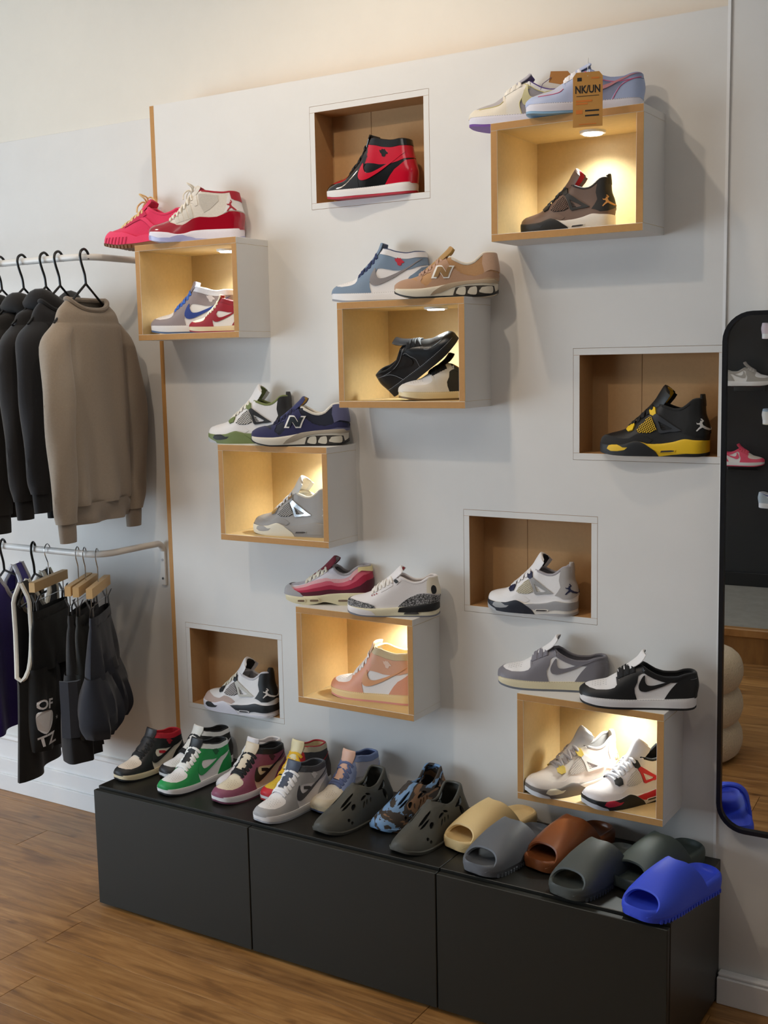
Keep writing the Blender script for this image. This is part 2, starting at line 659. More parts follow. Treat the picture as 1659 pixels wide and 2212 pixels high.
def lamp_puck(parent, x, y, z):
    m = MB().cyl((x, y, z + .001), (x, y, z - .006), .0335, 32, .032)
    ring = m.build('lamp_ring', mat((225, 225, 222), .35, 'gloss'), parent)
    MB().cyl((x, y, z - .0055), (x, y, z - .0085), .0235, 32).build('lamp_lens', emis((235, 242, 255), 14), ring)
    d = bpy.data.lights.new('puck_light', 'SPOT')
    d.energy = 10.0
    d.color = (.94, 1.0, .97)
    d.spot_size = R(140)
    d.spot_blend = 1.0
    d.shadow_soft_size = .02
    o = bpy.data.objects.new('puck_light', d)
    o.location = (x, y, z - .012)
    COL.objects.link(o)
    o.parent = parent

BOXLAB = {'A': 'lit wooden display box highest up, under the pair with the hanging card tag',
          'B': 'lit wooden display box by the clothes rail, under the pink and cherry red sneakers',
          'C': 'lit wooden display box holding a black sneaker leaning on a cream one',
          'D': 'lit wooden display box holding one grey sneaker with black netting',
          'E': 'lit wooden display box holding one peach high-top sneaker',
          'F': 'lowest lit wooden display box, just above the slides on the bench'}
for k, (x, z) in BOX.items():
    root = empty('display_box', (x, 0, z))
    tag(root, BOXLAB[k], 'display box', 'lit boxes standing out of the wall')
    y0, y1 = -BOUT, BIN
    def board(nm, a, b, fa):
        # white painted outside, raw board inside and at the front edge
        o = MB().box(a, b, .0007).build(nm, M_MDFIN, root)
        o.data.materials.append(M_WALL)
        o.data.materials.append(M_MDF)
        for p in o.data.polygons:
            if p.normal.y < -.5: p.material_index = 2
            elif p.normal.dot(Vector(fa)) > .3 or (fa[0] == 0 and abs(p.normal.x) > .3): p.material_index = 1
        return o
    board('top_panel', (0, y0, BH - T), (BW, y1, BH), (0, 0, 1))
    board('bottom_panel', (0, y0, 0), (BW, y1, T), (0, 0, -1))
    board('side_panel', (0, y0 + .0003, T), (T, y1, BH - T), (-1, 0, 0))
    board('side_panel', (BW - T, y0 + .0003, T), (BW, y1, BH - T), (1, 0, 0))
    MB().box((T, y1 - .006, T), (BW - T, y1, BH - T)).build('back_panel', M_MDFIN, root)
    lx = {'A': .207, 'B': .250, 'C': .245, 'D': .255, 'E': .265, 'F': .235}[k]
    lamp_puck(root, lx, {'A': .008, 'C': -.03, 'B': -.012}.get(k, .012), BH - T)
NICLAB = {'1': 'topmost recessed niche, holding the black and red high-top',
          '2': 'recessed niche beside the mirror, holding the black and yellow sneaker',
          '3': 'recessed niche in the middle right, holding the white, navy and grey sneaker',
          '4': 'lowest recessed niche, above the black and white high-tops on the bench'}
for k, (x, z) in NIC.items():
    root = empty('wall_niche', (x, 0, z))
    tag(root, NICLAB[k], 'niche', 'recessed niches in the display wall')
    def nb(nm, a, b):
        o = MB().box(a, b, .0004).build(nm, M_MDFNI, root)
        o.data.materials.append(M_WALL)
        for p in o.data.polygons:
            if p.normal.y < -.5: p.material_index = 1
    e = -.0002
    nb('top_panel', (-T + .0006, e, NH), (NW + T - .0006, BIN, NH + T - .0006))
    nb('bottom_panel', (-T + .0006, e, -T + .0006), (NW + T - .0006, BIN, 0))
    nb('side_panel', (-T + .0006, e, 0), (0, BIN, NH))
    nb('side_panel', (NW, e, 0), (NW + T - .0006, BIN, NH))
    MB().box((0, BIN - .006, 0), (NW, BIN, NH)).build('back_panel', M_MDFNI, root)
    if k in '123':
        MB().box((.135, BIN - .0068, 0), (.1362, BIN - .005, NH)).build('back_joint', mat((150, 112, 74), .8), root)

# ------------------------------------------------------------------ bench of black cabinets
BX, BD, BZ = -.0484, .4193, .3801
def cabinet(x0, n, label):
    w = .6 * n
    root = empty('bench_cabinet', (x0, 0, 0))
    tag(root, label, 'cabinet', 'low black cabinets used as a bench')
    MB().box((.001, -BD + .022, .012), (w - .001, -.002, BZ), .0012).build('body', M_BENCH, root)
    for i in range(n):
        MB().box((.6 * i + .0015, -BD, .010), (.6 * (i + 1) - .0015, -BD + .018, BZ - .007), .0015).build('door', M_BENCHD, root)
    for fx in (.05, w - .05):
        for fy in (-.05, -BD + .07):
            MB().cyl((fx, fy, 0), (fx, fy, .013), .018, 14).build('foot', M_BLACK, root)
    return root
cabinet(BX, 2, 'wide black two-door cabinet carrying the high-tops, at the clothes-rail end')
cabinet(BX + 1.2, 1, 'single-door black cabinet carrying the slides, at the mirror end')
# ------------------------------------------------------------------ footwear geometry
def pchip(xk, yk):
    xk = np.asarray(xk, float)
    yk = np.asarray(yk, float)
    h = np.diff(xk)
    d = np.diff(yk) / h
    m = np.zeros_like(yk)
    for i in range(1, len(xk) - 1):
        if d[i - 1] * d[i] > 0:
            w1 = 2 * h[i] + h[i - 1]
            w2 = h[i] + 2 * h[i - 1]
            m[i] = (w1 + w2) / (w1 / d[i - 1] + w2 / d[i])
    m[0] = d[0]
    m[-1] = d[-1]
    def f(x):
        x = np.clip(x, xk[0], xk[-1])
        i = np.clip(np.searchsorted(xk, x) - 1, 0, len(h) - 1)
        t = (x - xk[i]) / h[i]
        return ((2 * t ** 3 - 3 * t ** 2 + 1) * yk[i] + (t ** 3 - 2 * t ** 2 + t) * h[i] * m[i]
                + (-2 * t ** 3 + 3 * t ** 2) * yk[i + 1] + (t ** 3 - t ** 2) * h[i] * m[i + 1])
    return f

HWF = [(0, 0), (.004, .0125), (.02, .0255), (.05, .036), (.1, .0435), (.18, .049), (.30, .0515), (.42, .049), (.55, .0435), (.68, .040), (.8, .0385), (.9, .0355), (.96, .028), (.99, .0155), (1, 0)]

class Surf:
    """left/right symmetric wall swept round a shoe: theta runs toe to heel, t bottom to top"""
    def __init__(s, L, z0, z1, hw=None, wscale=1.0, dw=0.0, taper=((0, 1), (1, 1)), n=((0, 2.4), (1, 4)), open_x=None, ramp=.02, lean=((0, 0), (.2, 0)), bow=0.006, bulge=0.0):
        s.L = L
        s.key = repr((L, z0, z1, hw, wscale, dw, taper, n, open_x, ramp, lean, bow, bulge))
        k = np.array(hw or HWF)
        s.hw = pchip(s.th(k[:, 0] * L), np.maximum(0, k[:, 1] * wscale + dw * np.minimum(1, np.minimum(k[:, 0] / .05, (1 - k[:, 0]) / .04))))
        k = np.array(z0)
        s.z0 = pchip(s.th(k[:, 0]), k[:, 1])
        k = np.array(z1)
        s.z1 = pchip(s.th(k[:, 0]), k[:, 1])
        k = np.array(taper)
        s.tp = pchip(k[:, 0] * L, k[:, 1])
        k = np.array(n)
        s.n = pchip(k[:, 0] * L, k[:, 1])
        s.ox, s.ramp = open_x, ramp
        k = np.array(lean)
        s.lean = pchip(k[:, 0], k[:, 1])
        s.bow = bow
        s.bulge = bulge
    def th(s, x):
        return np.arccos(np.clip(1 - 2 * np.asarray(x, float) / s.L, -1, 1))
    def pos(s, th, t, sd):
        th = np.asarray(th, float)
        t = np.asarray(t, float)
        x = s.L * (1 - np.cos(th)) / 2
        tz = 1 - (1 - t) ** 1.7
        w = s.hw(th) * (1 + (s.tp(x) - 1) * tz)
        f = np.sqrt(np.clip(1 - tz ** s.n(x), 0, 1))
        if s.ox is not None:
            o = np.clip((x - s.ox) / s.ramp, 0, 1)
            o = o * o * (3 - 2 * o)
            f = f + (1 - f) * o
        w = w + s.bulge * np.sin(PI * t) * np.minimum(1, s.hw(th) / .02)
        y = sd * w * f + s.bow * ((1 - x / s.L) ** 2 - .25)
        z = s.z0(th) + (s.z1(th) - s.z0(th)) * tz
        q = np.clip((x / s.L - .6) / .4, 0, 1)
        x = x - s.lean(z) * q * q
        return np.stack([x, y, z], -1)
    def nor(s, th, t, sd):
        th = np.clip(np.asarray(th, float), .03, PI - .03)
        t = np.clip(np.asarray(t, float), .02, .975)
        e = .01
        a = s.pos(th + e, t, sd) - s.pos(th - e, t, sd)
        b = s.pos(th, t + e, sd) - s.pos(th, t - e, sd)
        n = np.cross(a, b)
        n = n * (-np.asarray(sd, float))[..., None] if np.ndim(sd) else n * (-sd)
        return n / (np.linalg.norm(n, axis=-1, keepdims=True) + 1e-12)
    def dom(s, x, z):
        """side-view (x, z) to (theta, t); negative z means a height fraction"""
        x = np.asarray(x, float)
        z = np.asarray(z, float)
        th = s.th(x)
        z0, z1 = s.z0(th), s.z1(th)
        tz = np.where(z < 0, -z, (z - z0) / (z1 - z0))
        tz = np.clip(tz, 0, 1)
        return th, 1 - (1 - tz) ** (1 / 1.7)

DA, DB = .13, .11

def dens(poly, step=.004):
    out = []
    n = len(poly)
    for i in range(n):
        p, q = np.array(poly[i], float), np.array(poly[(i + 1) % n], float)
        k = max(1, int(math.ceil(np.hypot(*(q - p)) / step)))
        for j in range(k):
            out.append(p + (q - p) * j / k)
    return out

def weld(V, F, eps=2e-5):
    V = np.asarray(V, float)
    key = np.round(V / eps).astype(np.int64)
    _, idx, inv = np.unique(key, axis=0, return_index=True, return_inverse=True)
    inv = np.ravel(inv)
    G = []
    for f in F:
        g = []
        for i in f:
            j = int(inv[i])
            if not g or (g[-1] != j and g[0] != j): g.append(j)
        if len(g) > 2: G.append(tuple(g))
    return V[idx], G

MEMO = {}
def panel_geo(S, polys, off, sides=(-1, 1), res=.0075, depth=.0015, smooth=0):
    """overlay cut from surface S: polys = outer loop (+ hole loops) in side view; list of (verts, faces), one per connected piece"""
    if not isinstance(polys[0][0], (tuple, list, np.ndarray)):
        polys = [polys]
    key = (S.key, repr(polys), off, tuple(sides), res, depth, smooth)
    if key in MEMO:
        return MEMO[key]
    vs, es = [], []
    allp = []
    for poly in polys:
        x = np.array([p[0] for p in poly])
        z = np.array([p[1] for p in poly])
        th, t = S.dom(np.clip(x, 0, S.L), z)
        D = np.stack([th * DA, t * DB], -1)
        if smooth:
            D = smooth_path(D, smooth, closed=True)
            D[:, 0] = np.clip(D[:, 0], 0, PI * DA)
            D[:, 1] = np.clip(D[:, 1], 0, DB)
        D = dens(D, res * .7)
        c = [D[0]]
        for p in D[1:]:
            if np.hypot(*(p - c[-1])) > 4e-4:
                c.append(p)
        if len(c) > 2 and np.hypot(*(c[0] - c[-1])) < 4e-4:
            c.pop()
        n = len(vs)
        vs += [Vector(p) for p in c]
        es += [(n + i, n + (i + 1) % len(c)) for i in range(len(c))]
        allp.append(np.array(c))
    A = allp[0]
    lo, hi = A.min(0), A.max(0)
    B = np.concatenate(allp)
    gx = np.arange(lo[0] + res / 2, hi[0], res)
    gy = np.arange(lo[1] + res / 2, hi[1], res)
    if len(gx) and len(gy):
        GX, GY = np.meshgrid(gx, gy, indexing='ij')
        GY = GY + np.where(np.arange(len(gx)) % 2 == 1, res * .25, -res * .25)[:, None]
        Q = np.stack([GX.ravel(), GY.ravel()], -1)
        d2 = ((Q[:, None, :] - B[None, :, :]) ** 2).sum(-1).min(1)
        vs += [Vector(p) for p in Q[d2 > (res * .4) ** 2]]
    P, tris = cdt_fill(vs, es, allp)
    P = np.array(P)
    if not tris:
        MEMO[key] = []
        return []
    used = sorted({i for f in tris for i in f})
    re = {o: k for k, o in enumerate(used)}
    P = P[used]
    T2 = []
    for f in tris:
        f = tuple(re[i] for i in f)
        a, b, c = P[f[0]], P[f[1]], P[f[2]]
        T2.append(f if (b[0] - a[0]) * (c[1] - a[1]) - (b[1] - a[1]) * (c[0] - a[0]) > 0 else f[::-1])
    ed = set()
    for f in T2:
        for i in range(len(f)):
            ed.add((f[i], f[(i + 1) % len(f)]))
    bd = [e for e in ed if (e[1], e[0]) not in ed]
    th, t = P[:, 0] / DA, P[:, 1] / DB
    x = S.L * (1 - np.cos(th)) / 2
    seam = (th < 1e-3) | (th > PI - 1e-3) | ((t > .9995) & (x <= (S.ox if S.ox is not None else 1e9) + 1e-6))
    n = len(P)
    tops, lows = {}, {}
    for sd in sides:
        p = S.pos(th, t, sd)
        nn = S.nor(th, t, sd)
        tops[sd] = p + nn * off
        lows[sd] = p + nn * (off - depth)
    pieces = []
    both = len(sides) == 2 and bool(seam.any())
    if both:
        mid = (tops[-1] + tops[1]) / 2
        mlo = (lows[-1] + lows[1]) / 2
        tops[-1][seam] = mid[seam]
        lows[-1][seam] = mlo[seam]
        tops[1][seam] = mid[seam]
        lows[1][seam] = mlo[seam]
    for grp in ([sides] if both else [(sd,) for sd in sides]):
        V, F = [], []
        for sd in grp:
            b0 = len(V)
            V += list(tops[sd]) + list(lows[sd])
            F += [tuple(i + b0 for i in (f if sd < 0 else f[::-1])) for f in T2]
            if depth > 0:
                for a, b in bd:
                    if both and seam[a] and seam[b]: continue
                    q = (a + b0, a + n + b0, b + n + b0, b + b0)
                    F.append(q if sd < 0 else q[::-1])
        V, F = weld(V, F, 1e-6)
        us = sorted({i for f in F for i in f})
        m2 = {o: k for k, o in enumerate(us)}
        pieces.append((V[us], [tuple(m2[i] for i in f) for f in F]))
    MEMO[key] = pieces
    return pieces

def panel(S, polys, off, name, m, parent, sides=(-1, 1), res=.0075, depth=.0015, smooth=0):
    for V, F in panel_geo(S, polys, off, sides, res, depth, smooth):
        mk(name, V, F, m, parent, True)

def wall_grid(S, th0, th1, nt, t0, t1, nn, off, sd):
    th = np.linspace(th0, th1, nt)
    t = np.linspace(t0, t1, nn)
    TH, TT = np.meshgrid(th, t)
    p = S.pos(TH.ravel(), TT.ravel(), sd)
    if off:
        p = p + S.nor(TH.ravel(), TT.ravel(), sd) * off
    return p.reshape(nn, nt, 3)

def shell(S, name, m, parent, nt=46, nn=15):
    mb = MB()
    for sd in (-1, 1):
        mb.grid(wall_grid(S, 0.0, PI, nt, 0, 1, nn, 0, sd), flip=sd > 0)
    V, F = weld(mb.v, mb.f)
    return mk(name, V, F, m, parent, True)

def slab(S, name, m, parent, nt=46, nn=5, crown=0.0):
    """closed sole: wall, top and bottom"""
    mb = MB()
    for sd in (-1, 1):
        mb.grid(wall_grid(S, 0.0, PI, nt, 0, 1, nn, 0, sd), flip=sd > 0)
    for t, fl in ((1, False), (0, True)):
        a = wall_grid(S, 0, PI, nt, t, t, 1, 0, -1)[0]
        b = wall_grid(S, 0, PI, nt, t, t, 1, 0, 1)[0]
        mb.grid(np.stack([a, a * .5 + b * .5 - np.array([0, 0, crown if t else 0]), b]), flip=fl)
    V, F = weld(mb.v, mb.f)
    return mk(name, V, F, m, parent, True)

def inner_lining(S, x0, m, parent, inset=.006, tlow=.25, name='lining'):
    th0 = float(S.th(x0))
    mb = MB()
    for sd in (-1, 1):
        g = wall_grid(S, th0, PI - .05, 26, tlow, 1, 7, -inset, sd)
        mb.grid(g, flip=sd < 0)
    a = wall_grid(S, th0, PI - .05, 26, tlow, tlow, 1, -inset, -1)[0]
    b = wall_grid(S, th0, PI - .05, 26, tlow, tlow, 1, -inset, 1)[0]
    mb.grid(np.stack([a, b]))
    a = wall_grid(S, PI - .05, PI - .05, 1, tlow, 1, 7, -inset, -1)[:, 0]
    b = wall_grid(S, PI - .05, PI - .05, 1, tlow, 1, 7, -inset, 1)[:, 0]
    mb.grid(np.stack([a, b]), flip=True)
    V, F = weld(mb.v, mb.f)
    return mk(name, V, F, m, parent, True)

def collar_lip(S, x0, r, m, parent, name='collar_edge', inset=.003, t=1.0):
    th0 = float(S.th(x0))
    th = np.linspace(th0, PI, 22)
    a = S.pos(th, np.full(22, t), -1)
    b = S.pos(th[::-1], np.full(22, t), 1)
    na = S.nor(th, np.full(22, .9), -1)
    nb = S.nor(th[::-1], np.full(22, .9), 1)
    P = np.concatenate([a - na * inset, (b - nb * inset)[1:]])
    return MB().tube(P, r, 8).build(name, m, parent, True)

def tongue(path, widths, thick, m, parent, curl=.25, name='tongue', yc=0.0, lab=None, lin_m=None):
    """padded flap along (x, z) path"""
    P = smooth_path(path, 4)
    Wd = np.interp(np.linspace(0, 1, len(P)), np.linspace(0, 1, len(widths)), widths)
    k = len(P)
    up_, dn = [], []
    for i in range(k):
        d = P[min(i + 1, k - 1)] - P[max(i - 1, 0)]
        d = d / (np.hypot(*d) + 1e-9)
        nx, nz = -d[1], d[0]
        ru, rd = [], []
        for v in np.linspace(-1, 1, 9):
            y = v * Wd[i]
            sag = -curl * Wd[i] * v * v
            th_ = thick * (1 - abs(v) ** 4 * .8) * (1.0 if i < k - 1 else .45)
            ru.append((P[i][0] + nx * (sag + th_ / 2), y + yc, P[i][1] + nz * (sag + th_ / 2)))
            rd.append((P[i][0] + nx * (sag - th_ / 2), y + yc, P[i][1] + nz * (sag - th_ / 2)))
        up_.append(ru)
        dn.append(rd)
    ring = [u + d[::-1] for u, d in zip(up_, dn)]
    mb = MB()
    mb.grid(np.array(ring), wrap=True)
    n = len(ring[0])
    mb.f.append(tuple(range((k - 1) * n, k * n)))
    o = mb.build(name, m, parent, True)
    if lin_m is not None:
        q = MB()
        G = np.array(dn[int(k * .45):])
        dd = np.array([(P[-1][1] - P[-3][1]), 0, -(P[-1][0] - P[-3][0])])
        dd = dd / (np.linalg.norm(dd) + 1e-9) * .0012
        q.grid(G[:, 1:-1] + dd, flip=True)
        q.build('tongue_lining', lin_m, o, True)
    return o

def laces(S, xs, te, m, parent, w=.0075, h=.003, lift=.004, name='laces'):
    """one continuous lace zig-zagging across the throat"""
    k = len(xs)
    seq = [(i, 1 if i % 2 else -1) for i in range(k - 1, 0, -1)] + [(0, -1), (0, 1)] + [(i, -1 if i % 2 else 1) for i in range(1, k)]
    P, Nn = [], []
    for q in range(len(seq) - 1):
        (ia, sa), (ib, sb) = seq[q], seq[q + 1]
        tha, thb = float(S.th(xs[ia])), float(S.th(xs[ib]))
        n = 8
        over = .0022 if q >= k else 0
        for i in range(n):
            u = (i + .12) / (n - .76)
            th = tha + (thb - tha) * u
            sd = sa if u < .5 else sb
            f = abs(u - .5) * 2
            t = min(te + (1 - te) * (1 - f), .985)
            p = S.pos(th, t, sd)
            nr = S.nor(th, t, sd)
            e = (lift + over) * (1 - .75 * f ** 4)
            P.append(p + nr * e)
            Nn.append(nr)
    return MB().ribbon(P, Nn, w, h).build(name, m, parent, True)

def bow(center, m, parent, size=.03, r=.0024, seed=1, name='lace_bow'):
    rnd = random.Random(seed)
    c = np.array(center)
    mb = MB()
    for sg in (-1, 1):
        loop = [(0, 0, 0), (-.25 * sg, .5 * sg, .5), (-.2, 1.1 * sg, .75), (.25, 1.0 * sg, .35), (.1, .3 * sg, .05), (0, 0, 0)]
        P = smooth_path([c + size * np.array(p) for p in loop], 5)
        mb.tube(P, r, 6)
        tail = [(0, 0, 0), (-.35, .25 * sg, .15), (-.75, .5 * sg, -.25), (-.8, .65 * sg, -.8)]
        mb.tube(smooth_path([c + size * np.array(p) for p in tail], 5), r, 6)
    mb.cyl(c + np.array((0, -.005, -.003)), c + np.array((0, .005, .003)), r * 1.9, 8)
    return mb.build(name, m, parent, True)

CHECK = [(.115, .295), (.045, .205), (.005, .105), (.02, .032), (.08, .0), (.18, .008), (.4, .085), (.7, .225), (1.0, .375), (.76, .278), (.5, .178), (.33, .125), (.22, .108), (.15, .128), (.118, .20)]
def check(x0, z0, length, ang, rev=False, sy=1.0):
    ca, sa = math.cos(ang), math.sin(ang)
    out = []
    for a, b in CHECK:
        if rev: a = 1 - a
        b *= sy
        out.append((x0 + length * (a * ca - b * sa), z0 + length * (a * sa + b * ca)))
    return out

LEAP = [(0, 1.0), (.08, .86), (.0, .80), (-.05, .86), (-.12, .68), (-.32, .62), (-.42, .7), (-.40, .55), (-.16, .52), (-.14, .38), (-.32, .22), (-.52, .0), (-.44, -.05), (-.2, .16), (.02, .28), (.2, .14), (.42, .02), (.5, .08), (.3, .28), (.1, .45), (.04, .66), (.2, .82), (.1, 1.02)]
def leap(x0, z0, h, lean=0.0):
    return [(x0 + a * h * .9 + b * h * lean, z0 + b * h) for a, b in LEAP]
WING = [(-.5, .35), (-.28, .32), (-.2, .5), (-.02, .42), (.1, .5), (.2, .35), (.5, .05), (.42, -.05), (.22, -.1), (.18, -.35), (0, -.45), (-.2, -.38), (-.25, -.12), (-.42, .05)]
def wing(x0, z0, w):
    return [(x0 + a * w, z0 + b * w * .8 - a * w * .15) for a, b in WING]

def dots(S, pts, r, m, parent, name='perforations', sides=(-1, 1)):
    mb = MB()
    for x, z in pts:
        th, t = S.dom(x, z)
        for sd in sides:
            p = S.pos(th, t, sd)
            n = Vector(S.nor(th, t, sd))
            a = n.orthogonal().normalized()
            b = n.cross(a)
            c = Vector(p) + n * .0021
            V = [c + (a * math.cos(k * PI / 3) + b * math.sin(k * PI / 3)) * r for k in range(6)]
            mb.add(V, [tuple(range(6))])
    o = mb.build(name, m, parent)
    o['kind'] = 'stuff'
    return o
# ------------------------------------------------------------------ sneaker families
def leather(c, rough=.5): return mat(c, rough, 'leather')
def suede(c): return mat(c, .85, 'suede')
def rubber(c): return mat(c, .55, 'rubber')
def lacem(c): return mat(c, .8, 'lace')
def cloth(c): return mat(c, .85, 'fabric')

def shoe_root(name, label, group, toe, ang, scale=1.0, category='shoe'):
    o = empty(name, toe, R(ang))
    o.scale = (scale,) * 3
    tag(o, label, category, group)
    return o

def flat_sole(root, L, c_mid, c_out, zt, zb, split=.0065, dw=.0025, stitch=None, toe_out=.0):
    """cup sole: rubber cup above, outsole tread below"""
    zo = [(x, z + split + (toe_out if x < .02 else 0)) for x, z in zb]
    Sm = Surf(L, [(x, z - .0006) for x, z in zo], zt, dw=dw, n=((0, 60), (1, 60)), open_x=-1, ramp=.001, bulge=.0012)
    slab(Sm, 'midsole', rubber(c_mid), root)
    So = Surf(L, zb, zo, dw=dw - .0006, n=((0, 60), (1, 60)), open_x=-1, ramp=.001)
    slab(So, 'outsole', rubber(c_out), root, nn=3)
    if stitch:
        mb = MB()
        n = 60
        for sd in (-1, 1):
            ths = np.linspace(.25, PI - .2, 2 * n)
            for i in range(0, 2 * n - 1, 2):
                tt = np.full(2, .86)
                p = Sm.pos(ths[i:i + 2], tt, sd)
                q = Sm.nor(ths[i:i + 2], tt, sd)
                mb.ribbon(p + q * .0002, q, .0009, .0008)
        mb.build('stitching', rubber(stitch), root)['kind'] = 'stuff'
    # tread grooves along the outsole edge
    return Sm

def court(root, cut, c, fin=.5, check_rev=False, tongue_up=0.0, lace_style='cross', perf=True, lace_rows=6, outline=None, glossy=False, wings=True, flare=0.0, lace_skip=False):
    """basketball court shoe; cut = 'high', 'mid' or 'low'"""
    L = .298
    lm = (lambda col: mat(col, .12, 'gloss', 0, .6)) if glossy else (lambda col: leather(col, fin))
    zb = [(0, .011), (.02, .0055), (.05, .0012), (.08, 0), (.26, 0), (.285, .001), (L, .004)]
    zt = [(0, .031), (.04, .0275), (.12, .026), (.2, .028), (.26, .031), (L, .033)]
    flat_sole(root, L, c['mid'], c['out'], zt, zb, stitch=c.get('stitch', tuple(int(v * .72) for v in c['mid'])))
    z0 = [(x, z - .003) for x, z in zt]
    toe = [(0, .036), (.006, .045), (.02, .0535), (.045, .0605), (.068, .066), (.085, .076)]
    if cut == 'high':
        top = [(.105, .094), (.127, .118), (.141, .142), (.150, .160), (.16, .164), (.178, .163), (.205, .156), (.24, .151), (.27, .153), (L, .153)]
        xt = .150
        lean = ((0, 0), (.03, 0), (.06, -.003), (.09, .004), (.12, .012), (.16, .020))
        tp = ((0, .86), (.15, .86), (.28, .8), (.42, .76), (.55, .82), (.8, .84), (1, .86))
    elif cut == 'mid':
        top = [(.105, .093), (.127, .114), (.142, .134), (.152, .148), (.162, .150), (.18, .147), (.205, .139), (.24, .134), (.27, .137), (L, .137)]
        xt = .152
        lean = ((0, 0), (.03, 0), (.06, -.003), (.09, .004), (.12, .011), (.15, .016))
        tp = ((0, .86), (.15, .86), (.28, .8), (.42, .76), (.55, .82), (.8, .84), (1, .86))
    else:
        top = [(.105, .089), (.128, .103), (.146, .111), (.158, .109), (.175, .099), (.195, .088), (.22, .082), (.245, .083), (.268, .090), (.285, .0925), (L, .092)]
        xt = .146
        lean = ((0, 0), (.03, 0), (.06, -.004), (.09, .001), (.1, .003))
        tp = ((0, .86), (.15, .86), (.28, .8), (.42, .76), (.55, .8), (.8, .82), (1, .86))
    S = Surf(L, z0, toe + top, dw=-.0005, taper=tp, n=((0, 2.3), (.2, 2.5), (.3, 3.2), (.5, 6), (1, 8)), open_x=xt, ramp=.022, lean=lean)
    quarter = lm(c['quarter'])
    shell(S, 'quarter', quarter, root)
    O = .0016
    toeedge = [(.024, .0475), (.04, .0455), (.058, .047), (.073, .050), (.082, .054), (.087, .061), (.086, .069)]
    kx = 1.11 if cut == 'low' else 1.0
    X = lambda P: [(p[0] * kx, p[1]) for p in P]
    toeedge = X(toeedge)
    panel(S, [(.0135, 1), (.0165, .0497)] + toeedge + X([(.086, -.9), (.084, -1)]) + [(.05, 1)], .0006, 'toe_box', lm(c['toe_box']), root)
    panel(S, X([(0, .02), (.099, .02), (.0965, .052), (.093, .066), (.0885, -.9), (.085, -.9)]) + toeedge[::-1] + [(.0165, .0497), (.0135, 1), (0, 1)], O, 'toe_cap', lm(c['toe_cap']), root)
    stay = X([(.096, .02), (.133, .02), (.1275, .043), (.1265, .055), (.133, .070)]) + [(.150 if cut == 'low' else .146, .086)]
    if cut == 'low':
        stay += [(.158, .092), (.165, .094), (.165, -1), (.150, -1), (.146, -.985), (.134, -.93), (.11, -.93), (.09 * kx, -.92), (.094 * kx, .06)]
    else:
        stay += [(.154, .100), (.158, .112), (.160, -1), (.152, -1), (.148, -.985), (.134, -.93), (.11, -.93), (.09, -.92), (.094, .06)]
    panel(S, stay, O, 'eyestay', lm(c['eyestay']), root)
    panel(S, [(.214, .02), (L, .02), (L, .098 if cut != 'low' else .079), (.281, .093 if cut != 'low' else .079), (.262, .080), (.245, .070), (.232, .055)], O, 'heel_counter', lm(c['heel']), root)
    if cut == 'low':
        panel(S, [(.162, .096), (.175, .0875), (.195, .078), (.22, .071), (.25, .072), (.275, .079), (L, .081), (L, -1), (.158, -1), (.160, .1)], O, 'ankle_panel', lm(c['ankle']), root)
        ck = check(.150, .047, .142, R(0), check_rev)
    else:
        panel(S, [(.150, .094), (.170, .0935), (.195, .088), (.225, .087), (.255, .091), (.281, .0985), (L, .101), (L, -.86), (.25, -.85), (.205, -.85), (.175, -.86), (.158, -.88), (.155, .108)], O, 'ankle_panel', lm(c['ankle']), root)
        panel(S, [(.156, -.885), (.175, -.865), (.205, -.855), (.25, -.855), (L, -.865), (L, -1), (.154, -1)], O + .0009, 'collar_band', lm(c['collar']), root)
        ck = check(.128, .046, .166, R(4), check_rev)
        if 'patch' in c:
            panel(S, [(.163, .088), (.19, .081), (.197, .076), (.188, .070), (.163, .078)], O + .0005, 'side_patch', lm(c['patch']), root)
    if flare:
        ck = check(.145, .046, .145, R(2), check_rev, 1.25)
    panel(S, ck, O + .0014, 'side_check', lm(c['check']), root, res=.006, smooth=3)
    if outline:
        for k, pl in (('toe', X([(.03, .0455), (.058, .0475), (.078, .0515), (.088, .06)])), ('stay', X([(.131, .024), (.126, .045), (.126, .056), (.134, .072)]) + [(.155, .088), (.165, .09)]), ('heel', [(.218, .024), (.233, .053), (.247, .068), (.27, .078)]),
                      ('rim', [(.15, .102), (.165, .095), (.185, .083), (.215, .074), (.25, .0745), (.29, .083)])):
            Q = smooth_path(pl, 5)
            th, t = S.dom(Q[:, 0], Q[:, 1])
            for sd in (-1, 1):
                MB().tube(S.pos(th, t, sd) + S.nor(th, t, sd) * .0022, .0009, 5).build('contrast_stitch', lacem(outline), root, True)
    if wings and cut != 'low' and 'wing' in c:
        panel(S, wing(.216 if cut == 'mid' else .212, .1105 if cut == 'mid' else .118, .030), O + .0012, 'winged_emblem', lm(c['wing']), root, res=.006)
    inner_lining(S, xt + .01, cloth(c['lining']), root)
    collar_lip(S, xt + .004, .0042 if cut == 'low' else .0036, cloth(c['lining']) if cut == 'low' else lm(c.get('lip', c['collar'])), root)
